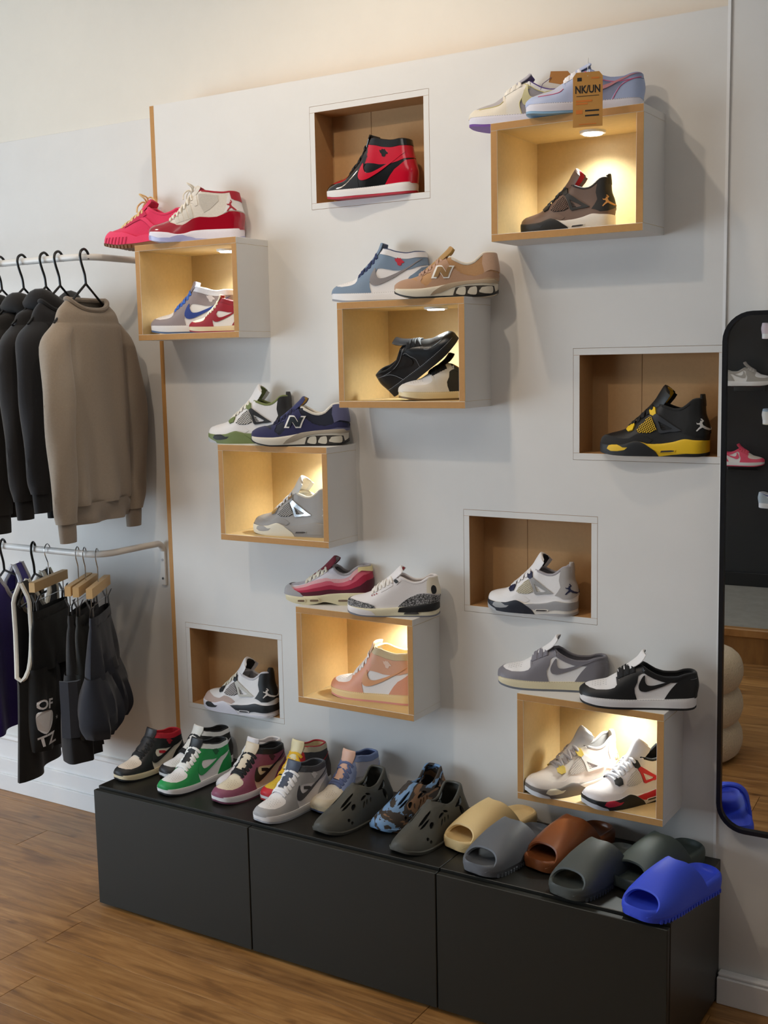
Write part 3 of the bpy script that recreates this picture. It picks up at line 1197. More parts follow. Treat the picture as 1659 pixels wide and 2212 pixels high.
    if cut == 'high':
        tongue([(.10, .094), (.128, .124), (.145, .153), (.151, .168 + tongue_up * .5), (.155, .179 + tongue_up)], [.020, .024, .029, .032, .030], .010, lm(c['tongue']), root, lin_m=cloth(c['lining']))
    elif cut == 'mid':
        tongue([(.10, .093), (.128, .120), (.146, .144), (.153, .158 + tongue_up * .5), (.157, .169 + tongue_up)], [.020, .024, .029, .032, .030], .010, lm(c['tongue']), root, lin_m=cloth(c['lining']))
    else:
        tongue([(.10, .088), (.128, .107), (.147, .122 + tongue_up * .3), (.157, .134 + tongue_up * .7), (.163, .144 + tongue_up)], [.020, .025, .031, .034, .031], .009, lm(c['tongue']), root, curl=.22, lin_m=cloth(c['lining']))
    if not lace_skip:
        x1 = .147 if cut == 'high' else (.148 if cut == 'mid' else .140)
        laces(S, list(np.linspace(.092 * kx, x1, lace_rows)), .62, lacem(c['lace']), root, w=.0092, h=.0034)
    if perf:
        pts = []
        for i, x in enumerate((.034, .041, .048, .055, .062, .069)):
            for f in (-.80, -.88, -.955) if i % 2 else (-.84, -.92, -.985):
                pts.append((x, f))
        dots(S, pts, .0009, mat(tuple(int(v * .35) for v in c['toe_box']), .8), root)
    return S

def flight(root, c, laces_on=True, tall=1.0):
    """mid-cut shoe with netting, plastic wing, lace locks and a visible air window"""
    L = .285
    zb = [(0, .012), (.02, .005), (.05, .001), (.08, 0), (.25, 0), (L, .003)]
    zt = [(0, .035), (.02, .029), (.045, .027), (.075, .029), (.095, .035), (.109, .0385), (.124, .036), (.14, .032), (.165, .0315), (.2, .036), (.235, .0445), (.256, .042), (L, .0405)]
    Sm = Surf(L, zb, zt, dw=.004, n=((0, 60), (1, 60)), open_x=-1, ramp=.001, bulge=.002)
    slab(Sm, 'midsole', rubber(c['mid']), root, nn=6)
    panel(Sm, [(0, -.02), (.1, .0), (.168, .0), (.160, .012), (.146, .022), (.133, .031), (.120, .0365), (.109, -1), (.09, -1), (.05, -1), (0, -1)], .0016, 'forefoot_rubber', rubber(c['fore']), root, sides=(-1, 1))
    panel(Sm, [(.031, .018), (.036, .026), (.045, .0300), (.058, .0275), (.075, .022), (.088, .0225), (.08, .016), (.06, .0125), (.042, .0125)], .0022, 'toe_insert', rubber(c['insert']), root)
    panel(Sm, [(.137, .029), (.165, -1), (.2, -1), (.235, -1), (.256, -1), (L, -1), (L, c.get('wing_low', .019)), (.23, c.get('wing_low', .019) - .001), (.19, c.get('wing_low', .012) - .001), (.158, .0155), (.147, .022)], .0012, 'heel_wing', rubber(c['heelwing']), root)
    panel(Sm, [(.168, .0), (.2, .0045), (.24, .008), (L, .011), (L, -.0001), (.17, -.0001)], .0016, 'heel_outsole', rubber(c['out']), root)
    panel(Sm, [(.168, .0095), (.172, .0165), (.2, .0185), (.212, .0175), (.210, .0125), (.2, .0105)], .0026, 'air_frame', rubber(c['heelwing'] if c.get('wing_low', .019) < .015 else c['mid']), root)
    panel(Sm, [(.172, .0110), (.175, .0153), (.2, .0168), (.2085, .0160), (.2065, .0135), (.198, .012)], .0030, 'air_window', mat((70, 68, 70), .15, 'gloss'), root)
    if 'toetip' in c:
        panel(Sm, [(0, -.02), (.045, .0), (.040, .008), (.026, .013), (.012, .020), (0, .024)], .0022, 'toe_tip', rubber(c['toetip']), root)
    z0 = [(x, z - .004) for x, z in zt]
    z1 = [(0, .040), (.007, .048), (.02, .0545), (.056, .064), (.085, .0795), (.10, .0905), (.125, .113), (.148, .131), (.156, .134), (.17, .130), (.19, .1225), (.205, .119), (.22, .120), (.235, .127), (.25, .138), (.258, .143), (.27, .145), (L, .144)]
    S = Surf(L, z0, z1, taper=((0, .86), (.15, .86), (.28, .82), (.45, .72), (.55, .76), (.75, .76), (.9, .72), (1, .8)), n=((0, 2.3), (.2, 2.5), (.35, 3.2), (.5, 6), (1, 8)), open_x=.148, ramp=.022,
             lean=((0, 0), (.035, 0), (.06, -.003), (.085, .001), (.11, .010), (.145, .012)))
    up = leather(c['upper'])
    shell(S, 'quarter', up, root)
    O = .0014
    # stitched toe guard
    g = [(0, .02), (.13, .02), (.150, .040), (.137, .049), (.122, .0545), (.108, .0560), (.098, .0500), (.090, .0455), (.076, .0440), (.060, .0445), (.045, .0475), (.030, .050), (.016, .0505), (.008, 1), (0, 1)]
    panel(S, g, O, 'toe_guard', suede(c['guard']) if c.get('suede') else leather(c['guard']), root)
    # netting
    net = [(.106, .064), (.113, .0755), (.128, .0915), (.1425, .1025), (.149, .093), (.157, .078), (.160, .066), (.148, .0605), (.130, .0585), (.115, .0590)]
    panel(S, net, O * .9, 'net_backing', mat(c['netback'], .9, 'fabric'), root)
    mb = MB()
    inside = lambda p: in_poly(p, net)
    for u, v in (((.82, .57), (-.57, .82)), ((-.42, .91), (.91, .42))):
        for k in range(-14, 15):
            base = np.array((.133, .0775)) + np.array(v) * k * .0048
            run = []
            for q in np.linspace(-.05, .05, 41):
                p = base + np.array(u) * q
                if inside(p):
                    run.append(p)
            if len(run) > 2:
                run = np.array(run)
                th, t = S.dom(run[:, 0], run[:, 1])
                for sd in (-1,):
                    n_ = S.nor(th, t, sd)
                    mb.ribbon(S.pos(th, t, sd) + n_ * (O + .0007), n_, .0016, .0012)
    mb.build('side_netting', rubber(c['net']), root, True)['kind'] = 'stuff'
    # plastic wing with a window
    wo = [(.150, .1105), (.160, .1075), (.182, .0925), (.2, .0805), (.223, .0665), (.196, .063), (.170, .0590), (.165, .062), (.158, .083), (.149, .1)]
    wi = [(.163, .0905), (.168, .0875), (.186, .0785), (.2, .0715), (.196, .0685), (.175, .0665), (.1715, .0685)]
    panel(S, [wo, wi], O + .0022, 'side_wing', rubber(c['wing']) if not c.get('chrome') else M_CHROME, root, res=.006, depth=.003)
    panel(S, wi, O * .6, 'wing_window', leather(c.get('window', c['upper'])), root, depth=0)
    nb = MB()
    for k in range(3):
        z = .071 + k * .0048
        x = .1725 - (z - .068) * .35
        th, t = S.dom(np.array((x, x + .010 - k * .0022)), np.array((z, z - .0015)))
        nb.ribbon(S.pos(th, t, -1) + S.nor(th, t, -1) * .0018, S.nor(th, t, -1), .0022, .0012)
    nb.build('window_net', rubber(c['netback']), root)['kind'] = 'stuff'
    # lace locks
    panel(S, [(.1375, .1150), (.145, .1235), (.1535, .1235), (.1570, .1085), (.149, .1030), (.1415, .1060)], O + .003, 'lace_lock', rubber(c['lock']) if not c.get('chrome') else M_CHROME, root, res=.006, depth=.004)
    panel(S, [(.078, .0655), (.081, .0735), (.0885, .0790), (.0965, .0835), (.1005, .0775), (.0975, .0655), (.085, .0610)], O + .003, 'lace_lock', rubber(c['lock']) if not c.get('chrome') else M_CHROME, root, res=.006, depth=.004)
    dk = mat((15, 15, 16) if sum(c['lock']) > 200 else (90, 90, 95), .7)
    dots(S, [(.1475, .118), (.1525, .1165), (.1465, .112), (.1515, .110), (.0855, .0695), (.0915, .0715), (.096, .074), (.0895, .066), (.095, .068)], .0014, dk, root, 'lock_holes')
    # heel piece
    hp = [(.2275, .060), (.236, .071), (.245, .0855), (.243, .105), (.246, .124), (.25, -1), (L, -1), (L, .062), (.272, .052), (.252, .051)]
    panel(S, hp, O, 'heel_piece', leather(c['heel'], .45), root)
    panel(S, leap(.272, .066, .030), O + .0014, 'leaping_emblem', leather(c['emblem']), root, res=.005)
    # raised heel tab
    tb = MB()
    G = []
    for i, (z, w, x) in enumerate(((.128, .017, .2735), (.142, .0165, .272), (.152, .0145, .271), (.157, .010, .2705), (.1585, .004, .2705))):
        ring = []
        for k in range(12):
            a = 2 * PI * k / 12
            ring.append((x - (1 - i * .05) + .99 + .0065 * math.cos(a) + .001, w * math.sin(a) - .0014, z))
        G.append(ring)
    G = np.array(G)
    G[:, :, 0] = G[:, :, 0] - G[:, :, 0].mean(axis=1, keepdims=True) + np.array([.2700, .2690, .2680, .2675, .2675])[:, None]
    tb.grid(G, wrap=True)
    tb.f.append(tuple(range(48, 60)))
    tb.build('heel_tab', leather(c['heel'], .45), root, True)
    inner_lining(S, .16, cloth(c['lining']), root)
    collar_lip(S, .153, .0046, cloth(c['lining']), root)
    tongue([(.10, .093), (.128, .119), (.148, .141), (.160, .160), (.169, .174 * tall), (.175, .180 * tall)], [.020, .025, .030, .034, .034, .024], .011, leather(c['tongue']), root, curl=.85, lin_m=cloth(c.get('tlining', c['lining'])))
    if laces_on:
        laces(S, list(np.linspace(.083, .146, 6)), .66, lacem(c['lace']), root, w=.0085)
    return S
def jewel(root, c):
    """high shoe with a patent mudguard wave and rope laces (cherry)"""
    L = .300
    zb = [(0, .014), (.02, .007), (.05, .002), (.08, 0), (.26, 0), (L, .006)]
    zt = [(0, .036), (.03, .033), (.07, .029), (.105, .0225), (.125, .024), (.15, .031), (.2, .034), (.26, .0345), (L, .037)]
    Sm = Surf(L, zb, zt, dw=.003, n=((0, 60), (1, 60)), open_x=-1, ramp=.001, bulge=.002)
    slab(Sm, 'midsole', rubber(c['mid']), root)
    panel(Sm, [(0, -.0001), (L, -.0001), (L, .015), (.28, .008), (.2, .006), (.16, .008), (.135, .014), (.12, .0195), (.105, .019), (.08, .0125), (.04, .014), (.015, .022), (0, .027)], .0016, 'clear_outsole', mat(c['out'], .25, 'gloss'), root)
    z0 = [(x, z - .004) for x, z in zt]
    z1 = [(0, .041), (.007, .050), (.02, .0565), (.05, .0630), (.075, .072), (.10, .092), (.125, .118), (.142, .138), (.152, .149), (.165, .151), (.19, .149), (.22, .145), (.25, .143), (.275, .145), (L, .145)]
    S = Surf(L, z0, z1, taper=((0, .86), (.15, .86), (.28, .82), (.45, .74), (.6, .8), (1, .84)), n=((0, 2.3), (.2, 2.5), (.35, 3.2), (.5, 6), (1, 8)), open_x=.152, ramp=.022,
             lean=((0, 0), (.04, 0), (.07, -.003), (.1, .004), (.15, .016)))
    shell(S, 'quarter', cloth(c['upper']), root)
    edge = [(.062, -1), (.066, .064), (.08, .0575), (.10, .0500), (.118, .0490), (.135, .0575), (.152, .068), (.172, .0725), (.2, .0705), (.225, .0715), (.245, .079), (.262, .0865), (.278, .087), (L, .080)]
    panel(S, [(0, .02), (L, .02)] + edge[::-1] + [(.03, 1), (0, 1)], .0022, 'patent_mudguard', mat(c['patent'], .12, 'gloss', 0, .8), root)
    panel(S, [(.245, .0815), (.262, .0895), (.278, .0905), (L, .084), (L, -1), (.276, -1), (.262, .125), (.258, .105)], .0014, 'heel_piece', leather(c['heel']), root)
    panel(S, [(.276, .125), (.285, .12), (L, .115), (L, -1), (.272, -1)], .0030, 'heel_tab', leather(c['tab']), root)
    panel(S, leap(.271, .088, .032), .0026, 'leaping_emblem', leather(c['tab']), root, res=.005)
    for i, x in enumerate((.085, .099, .113, .127)):
        panel(S, [(x, -.90), (x + .010, -.90), (x + .025, .058 + i * .004), (x + .013, .055 + i * .004)], .0012, 'lace_strap', cloth(tuple(int(v * .94) for v in c['upper'])), root)
    panel(S, [(.168, .142), (.23, .136), (.232, .118), (.205, .095), (.185, .085), (.172, .11)], .0012, 'ankle_panel', cloth(tuple(int(v * .9) for v in c['upper'])), root)
    panel(S, [(.143, .115), (.158, .105), (.166, .108), (.158, -1), (.148, -1)], .0016, 'eyestay', cloth(c['upper']), root)
    inner_lining(S, .165, cloth(c['lining']), root)
    collar_lip(S, .158, .004, cloth(c['lining']), root)
    tongue([(.10, .095), (.128, .125), (.147, .148), (.157, .162), (.162, .170)], [.020, .025, .030, .032, .029], .010, cloth(c['upper']), root, curl=.5, lin_m=cloth(c['lining']))
    laces(S, list(np.linspace(.075, .148, 7)), .60, lacem(c['lace']), root, w=.0058, h=.0055, lift=.0055)
    bow((.140, 0, .152), lacem(c['lace']), root, .030, .0026)
    return S

def cement(root, c):
    """mid shoe with cracked-print toe and heel overlays"""
    L = .288
    zb = [(0, .012), (.02, .005), (.05, .001), (.08, 0), (.25, 0), (L, .005)]
    zt = [(0, .034), (.03, .028), (.07, .0255), (.12, .0265), (.16, .029), (.2, .032), (.25, .0405), (L, .044)]
    Sm = Surf(L, zb, zt, dw=.004, n=((0, 60), (1, 60)), open_x=-1, ramp=.001, bulge=.0025)
    slab(Sm, 'midsole', rubber(c['mid']), root, nn=6)
    panel(Sm, [(0, -.02), (.095, .0055), (.090, .012), (.083, .018), (.055, .0225), (.02, .028), (0, -1)], .0014, 'toe_wall', rubber(c['white']), root)
    panel(Sm, [(0, -.0001), (L, -.0001), (L, .009), (.2, .0035), (.07, .0035), (.03, .009), (0, .018)], .0020, 'outsole', rubber(c['out']), root)
    panel(Sm, [(.165, .0155), (.170, .0285), (.2, -1), (.25, -1), (L, -1), (L, .023), (.245, .0165), (.2, .0140)], .0016, 'heel_wedge', rubber(c['black']), root)
    panel(Sm, [(.183, .0085), (.186, .014), (.226, .0165), (.230, .0105), (.222, .0085)], .0028, 'air_window', mat((60, 58, 58), .2, 'gloss'), root)
    z0 = [(x, z - .004) for x, z in zt]
    z1 = [(0, .040), (.007, .048), (.02, .0545), (.05, .0615), (.078, .072), (.105, .0915), (.13, .108), (.15, .121), (.16, .124), (.175, .119), (.195, .109), (.215, .103), (.235, .105), (.25, .112), (.266, .120), (L, .121)]
    S = Surf(L, z0, z1, taper=((0, .86), (.15, .86), (.28, .82), (.45, .75), (.6, .78), (1, .8)), n=((0, 2.3), (.2, 2.5), (.35, 3.2), (.5, 6), (1, 8)), open_x=.150, ramp=.022,
             lean=((0, 0), (.04, 0), (.07, -.003), (.1, .004), (.13, .009)))
    shell(S, 'quarter', leather(c['white']), root)
    pr = crackle((150, 148, 148), (30, 30, 32))
    panel(S, [(0, .02), (.098, .02), (.09, .0335), (.072, .0395), (.05, .0425), (.03, .0455), (.012, .0475), (.004, 1), (0, 1)], .0018, 'toe_overlay', pr, root)
    panel(S, [(.162, .02), (.170, .036), (.185, .049), (.205, .061), (.225, .070), (.243, .072), (.262, .068), (L, .060), (L, .02)], .0018, 'heel_overlay', pr, root)
    panel(S, [(.252, .074), (.264, .071), (L, .0655), (L, -1), (.262, -1), (.256, .105)], .0026, 'heel_tab', leather(c['tab']), root)
    panel(S, [(.2675, .072), (.2655, .082), (.268, .092), (.274, .097), (.279, .092), (.279, .080), (.275, .071)], .0044, 'heel_emblem', leather(c['black']), root, smooth=2, sides=(-1,))
    panel(S, [(.150, .117), (.163, .1175), (.173, .108), (.160, .0965), (.149, .103)], .0016, 'ear_tab', leather(c['white']), root)
    panel(S, [(.1535, .1115), (.162, .1125), (.1675, .1065), (.159, .1015), (.1525, .1055)], .0032, 'ear_emblem', rubber(c['black']), root)
    panel(S, [(.108, -.90), (.148, -.93), (.148, .094), (.112, .073)], .0012, 'eyestay', leather(tuple(int(v * .97) for v in c['white'])), root)
    dots(S, [(.083, .0615), (.0905, .0645), (.098, .068)], .0024, mat((150, 30, 35), .5), root, 'eyelets')
    inner_lining(S, .165, cloth(c['lining']), root)
    collar_lip(S, .155, .0046, cloth(c['white']), root)
    tongue([(.10, .088), (.128, .110), (.150, .129), (.164, .143), (.172, .150)], [.020, .026, .031, .033, .028], .009, leather(c['white']), root, curl=.45, lin_m=cloth(c['tlining']))
    laces(S, list(np.linspace(.083, .146, 6)), .62, lacem(c['lace']), root, w=.0085)
    return S

def runner(root, c):
    """chunky retro running shoe with ragged suede overlays and a block letter"""
    L = .290
    zb = [(0, .020), (.015, .011), (.04, .004), (.07, 0), (.24, 0), (.27, .003), (L, .013)]
    zt = [(0, .032), (.03, .027), (.07, .026), (.12, .031), (.16, .038), (.2, .043), (.25, .046), (L, .047)]
    Sm = Surf(L, zb, zt, dw=.003, n=((0, 60), (1, 60)), open_x=-1, ramp=.001, bulge=.003)
    slab(Sm, 'midsole', rubber(c['mid']), root, nn=6)
    panel(Sm, [(0, -.0001), (L, -.0001), (L, .020), (.27, .0095), (.22, .0058), (.05, .0058), (.02, .0125), (0, .025)], .0016, 'outsole', rubber(c['out']), root)
    panel(Sm, [(.105, .0075), (.135, .0145), (.17, .0285), (.2, .0345), (.245, .037), (L, .036), (L, -1), (.25, -1), (.2, -1), (.16, -1), (.135, .030), (.115, .018)], .0016, 'heel_shank', rubber(c['shank']), root)
    panel(Sm, [(.168, .0062), (.175, .0265), (.2, .030), (.25, .031), (.279, .029), (.282, .012), (.26, .0072), (.22, .0060)], .0024, 'pod_gap_shade', rubber(tuple(int(v * .35) for v in c['shank'])), root)  # darkened shank tone paints in the shade of the gaps between pods
    for x0, x1 in ((.176, .203), (.208, .234), (.240, .276)):
        zz = .0065 if x1 < .25 else .009
        panel(Sm, [(x0, zz + .004), (x0 + .004, .0215), (x0 + .009, .0265), (x1 - .003, .0285), (x1, .022), (x1 - .001, zz + .003), (x1 - .008, zz)], .0042, 'cushion_pod', rubber(c['pod']), root, depth=.004, smooth=2)
    z0 = [(x, z - .004) for x, z in zt]
    z1 = [(0, .037), (.007, .045), (.02, .0515), (.05, .0585), (.075, .067), (.10, .082), (.125, .101), (.14, .112), (.152, .113), (.17, .104), (.19, .094), (.205, .0905), (.222, .094), (.24, .108), (.252, .117), (.265, .1195), (L, .118)]
    S = Surf(L, z0, z1, taper=((0, .86), (.15, .86), (.28, .8), (.45, .74), (.6, .78), (1, .8)), n=((0, 2.3), (.2, 2.5), (.35, 3.2), (.5, 6), (1, 8)), open_x=.140, ramp=.022,
             lean=((0, 0), (.04, 0), (.07, -.004), (.1, .0), (.12, .004)))
    shell(S, 'mesh_upper', cloth(c['mesh']), root)
    def rag(pts, amp=.0016, step=.0045, seed=3):
        rn = random.Random(seed)
        out = []
        for p in dens(pts, step):
            out.append((p[0] + rn.uniform(-amp, amp), p[1] + rn.uniform(-amp, amp)) if .03 < p[1] else (p[0], p[1]))
        return out
    panel(S, [(0, .02), (.098, .02), (.088, .036), (.074, .0445), (.060, .050), (.048, .0545), (.035, 1), (0, 1)], .0016, 'toe_overlay', suede(c['suede']), root)
    panel(S, rag([(.086, .025), (.30, .025), (.287, .062), (.268, .070), (.25, .064), (.225, .056), (.205, .059), (.185, .068), (.168, .083), (.157, .092), (.150, .106), (.143, .110), (.128, .0955), (.112, .083), (.106, .066), (.112, .052), (.105, .042)]), .0024, 'side_overlay', suede(c['suede']), root)
    panel(S, rag([(.064, -.86), (.10, -.90), (.128, -.93), (.130, .092), (.105, .072), (.080, .060)], seed=5), .0016, 'eyestay', suede(c['suede']), root)
    panel(S, [(.252, .066), (.268, .073), (L, .066), (L, -1), (.252, -1), (.247, .09)], .0020, 'heel_collar', suede(c['heel']), root)
    panel(S, [(.2, .035), (.23, .045), (.262, .052), (L, .050), (L, .036)], .0032, 'heel_band', suede(c['band']), root)
    NL = [(0, 0), (.28, 0), (.28, .52), (.66, 0), (.96, 0), (.96, 1), (.68, 1), (.68, .48), (.30, 1), (0, 1)]
    def nl(e):
        out = []
        for a, b in NL:
            a = (a - .48) * (1 + e) + .48
            b = (b - .5) * (1 + e) + .5
            out.append((.1195 + .044 * a + .013 * (b - .5) - .0005, .0545 + .0295 * b + .006 * (a - .5) * 0))
        return out
    panel(S, nl(.16), .0040, 'letter_border', mat((235, 232, 225), .5), root, res=.006)
    panel(S, nl(-.10), .0052, 'block_letter', suede(c['letter']), root, res=.006)
    inner_lining(S, .152, cloth(c['lining']), root)
    collar_lip(S, .145, .0048, cloth(c['piping']), root)
    tongue([(.09, .080), (.12, .103), (.138, .119), (.152, .132), (.160, .142)], [.020, .025, .029, .031, .027], .008, cloth(c['tongue']), root, curl=.4, lin_m=cloth(c['tlining']))
    laces(S, list(np.linspace(.074, .136, 7)), .66, lacem(c['lace']), root, w=.0065)
    return S

def wave_runner(root, c):
    """running shoe with stacked wavy side panels and air windows"""
    L = .280
    zb = [(0, .018), (.02, .009), (.05, .002), (.08, 0), (.115, .004), (.14, .010), (.165, .006), (.19, 0), (.25, 0), (L, .010)]
    zt = [(0, .034), (.03, .030), (.07, .028), (.12, .031), (.16, .037), (.2, .040), (.25, .042), (L, .044)]
    Sm = Surf(L, zb, zt, dw=.003, n=((0, 60), (1, 60)), open_x=-1, ramp=.001, bulge=.003)
    slab(Sm, 'midsole', rubber(c['mid']), root, nn=6)
    for x0, x1, z in ((.056, .078, .0125), (.096, .122, .0145), (.185, .214, .015), (.226, .256, .017)):
        fr = [(x0 - .004, z), (x0, z + .0065), (x1, z + .0075), (x1 + .004, z + .002), (x1, z - .004), (x0, z - .005)]
        panel(Sm, fr, .0026, 'air_frame', rubber(c['mid']), root, depth=.003, smooth=2)
        panel(Sm, [(x0, z), (x0 + .002, z + .0035), (x1 - .002, z + .0045), (x1, z + .001), (x1 - .002, z - .0015), (x0 + .002, z - .002)], .0032, 'air_window', mat((120, 98, 80), .2, 'gloss'), root, smooth=2)
    z0 = [(x, z - .004) for x, z in zt]
    z1 = [(0, .039), (.007, .048), (.02, .055), (.05, .061), (.078, .0715), (.105, .089), (.13, .105), (.148, .116), (.158, .117), (.172, .107), (.186, .097), (.2, .0935), (.215, .097), (.23, .108), (.245, .117), (.258, .120), (L, .119)]
    S = Surf(L, z0, z1, taper=((0, .86), (.15, .86), (.28, .8), (.45, .74), (.6, .78), (1, .8)), n=((0, 2.3), (.2, 2.5), (.35, 3.2), (.5, 6), (1, 8)), open_x=.148, ramp=.022,
             lean=((0, 0), (.04, 0), (.07, -.004), (.1, .0), (.12, .004)))
    shell(S, 'upper', suede(c['waves'][-1]), root)
    # stacked waves, lowest last so that it lies on top
    tops = [[(.055, .036), (.075, .037), (.11, .042), (.15, .048), (.19, .047), (.225, .052), (.25, .062), (.268, .078), (L, .082)],
            [(.045, .040), (.07, .043), (.105, .051), (.145, .060), (.18, .058), (.215, .063), (.24, .077), (.262, .095), (L, .100)],
            [(.036, .045), (.06, .049), (.095, .060), (.135, .071), (.17, .069), (.205, .073), (.23, .088), (.256, .108), (L, .110)],
            [(.03, .049), (.055, .055), (.088, .067), (.125, .080), (.16, .080), (.195, .082), (.222, .094), (.245, -1), (L, -1)]]
    for i in (3, 2, 1, 0):
        tp = [tuple(p) for p in tops[i]]
        panel(S, [(tp[0][0] - .02, .02), (L, .02)] + tp[::-1], .0008 + .0011 * (3 - i), 'wave_panel', suede(c['waves'][i]), root)
    panel(S, [(0, .02), (.075, .02), (.062, .035), (.045, .0405), (.03, .046), (.016, .052), (.009, 1), (0, 1)], .0052, 'toe_guard', suede(c['toe']), root, depth=.003)
    panel(S, [(.018, 1), (.02, .053), (.05, .056), (.075, .064), (.082, -.92), (.078, -1)], .0010, 'toe_box', cloth(c['box']), root)
    panel(S, [(.085, -.90), (.145, -.94), (.142, .099), (.115, .082), (.09, .067)], .0014, 'eyestay', suede(c['stay']), root)
    panel(S, check(.222, .078, .026, R(38)), .0062, 'side_check', leather(c['check']), root, res=.005, smooth=2)
    panel(S, [(.247, .103), (.258, .109), (L, .102), (L, -1), (.247, -1)], .0052, 'heel_tab', leather(c['tab']), root)
    inner_lining(S, .16, cloth(c['lining']), root)
    collar_lip(S, .152, .005, cloth(c['lining']), root)
    tongue([(.098, .086), (.126, .108), (.146, .127), (.158, .139), (.166, .147)], [.020, .025, .029, .030, .025], .010, cloth(c['tongue']), root, curl=.5, lin_m=cloth(c['lining']))
    laces(S, list(np.linspace(.075, .144, 6)), .64, lacem(c['lace']), root, w=.0085)
    # pull loop at the heel
    MB().ribbon(smooth_path([(.268, 0, .105), (.279, 0, .098), (.283, 0, .075), (.282, 0, .05)], 5), [(1, 0, .2)] * 16, .012, .002).build('pull_loop', leather(c['tab']), root, True)
    return S

def trail(root, c):
    """soft pink trainer on a lugged gum sole"""
    L = .290
    zb = [(0, .020), (.02, .010), (.05, .003), (.08, 0), (.26, 0), (L, .012)]
    zt = [(0, .030), (.03, .022), (.07, .0165), (.12, .018), (.18, .024), (.25, .027), (L, .032)]
    Sm = Surf(L, zb, zt, dw=.003, n=((0, 60), (1, 60)), open_x=-1, ramp=.001, bulge=.002)
    slab(Sm, 'outsole', rubber(c['gum']), root, nn=5)
    z0 = [(x, z - .005) for x, z in zt]
    z1 = [(0, .040), (.007, .051), (.02, .0595), (.05, .068), (.078, .079), (.105, .096), (.13, .112), (.15, .124), (.162, .125), (.18, .115), (.2, .105), (.225, .1), (.25, .106), (.27, .115), (L, .114)]
    S = Surf(L, z0, z1, dw=.002, taper=((0, .86), (.15, .86), (.28, .82), (.45, .76), (.6, .8), (1, .82)), n=((0, 2.3), (.2, 2.5), (.35, 3.2), (.5, 6), (1, 8)), open_x=.150, ramp=.022)
    shell(S, 'upper', suede(c['pink']), root)
    up = [(.0, .06), (.018, .0555), (.05, .051), (.08, .050), (.105, .043), (.13, .034), (.17, .04), (.22, .05), (L, .055)]
    panel(S, [(0, .01), (L, .01)] + up[::-1], .004, 'mudguard', suede(c['pink2']), root, depth=.005)
    for i in range(7):
        x = .018 + i * .0125
        panel(S, [(x, .012), (x + .0035, .012), (x + .007, .034), (x + .003, .034)], .0058, 'guard_rib', suede(c['deep']), root)
    for i in range(9):
        x = .006 + i * .0125
        panel(Sm, [(x, -.001), (x + .0085, -.001), (x + .0085, -.55), (x, -.6)], .004, 'tread_lug', rubber(c['gum']), root, depth=.005)
    panel(S, [(.075, -.90), (.14, -.94), (.156, .112), (.165, .1), (.145, .088), (.115, .077), (.085, .064)], .003, 'eyestay', suede(c['deep']), root)
    panel(S, [(.140, .088), (.158, .094), (.2, .06), (.19, .05)], .003, 'side_strap', suede(c['pink2']), root)
    inner_lining(S, .165, cloth(c['deep']), root)
    collar_lip(S, .155, .005, cloth(c['pink']), root)
    tongue([(.10, .094), (.128, .115), (.148, .133), (.160, .145), (.168, .152)], [.020, .025, .030, .031, .026], .010, cloth(c['pink']), root, curl=.5)
    laces(S, list(np.linspace(.07, .146, 7)), .64, lacem(c['lace']), root, w=.008)
    bow((.150, 0, .140), lacem(c['lace']), root, .034, .0028)
    return S

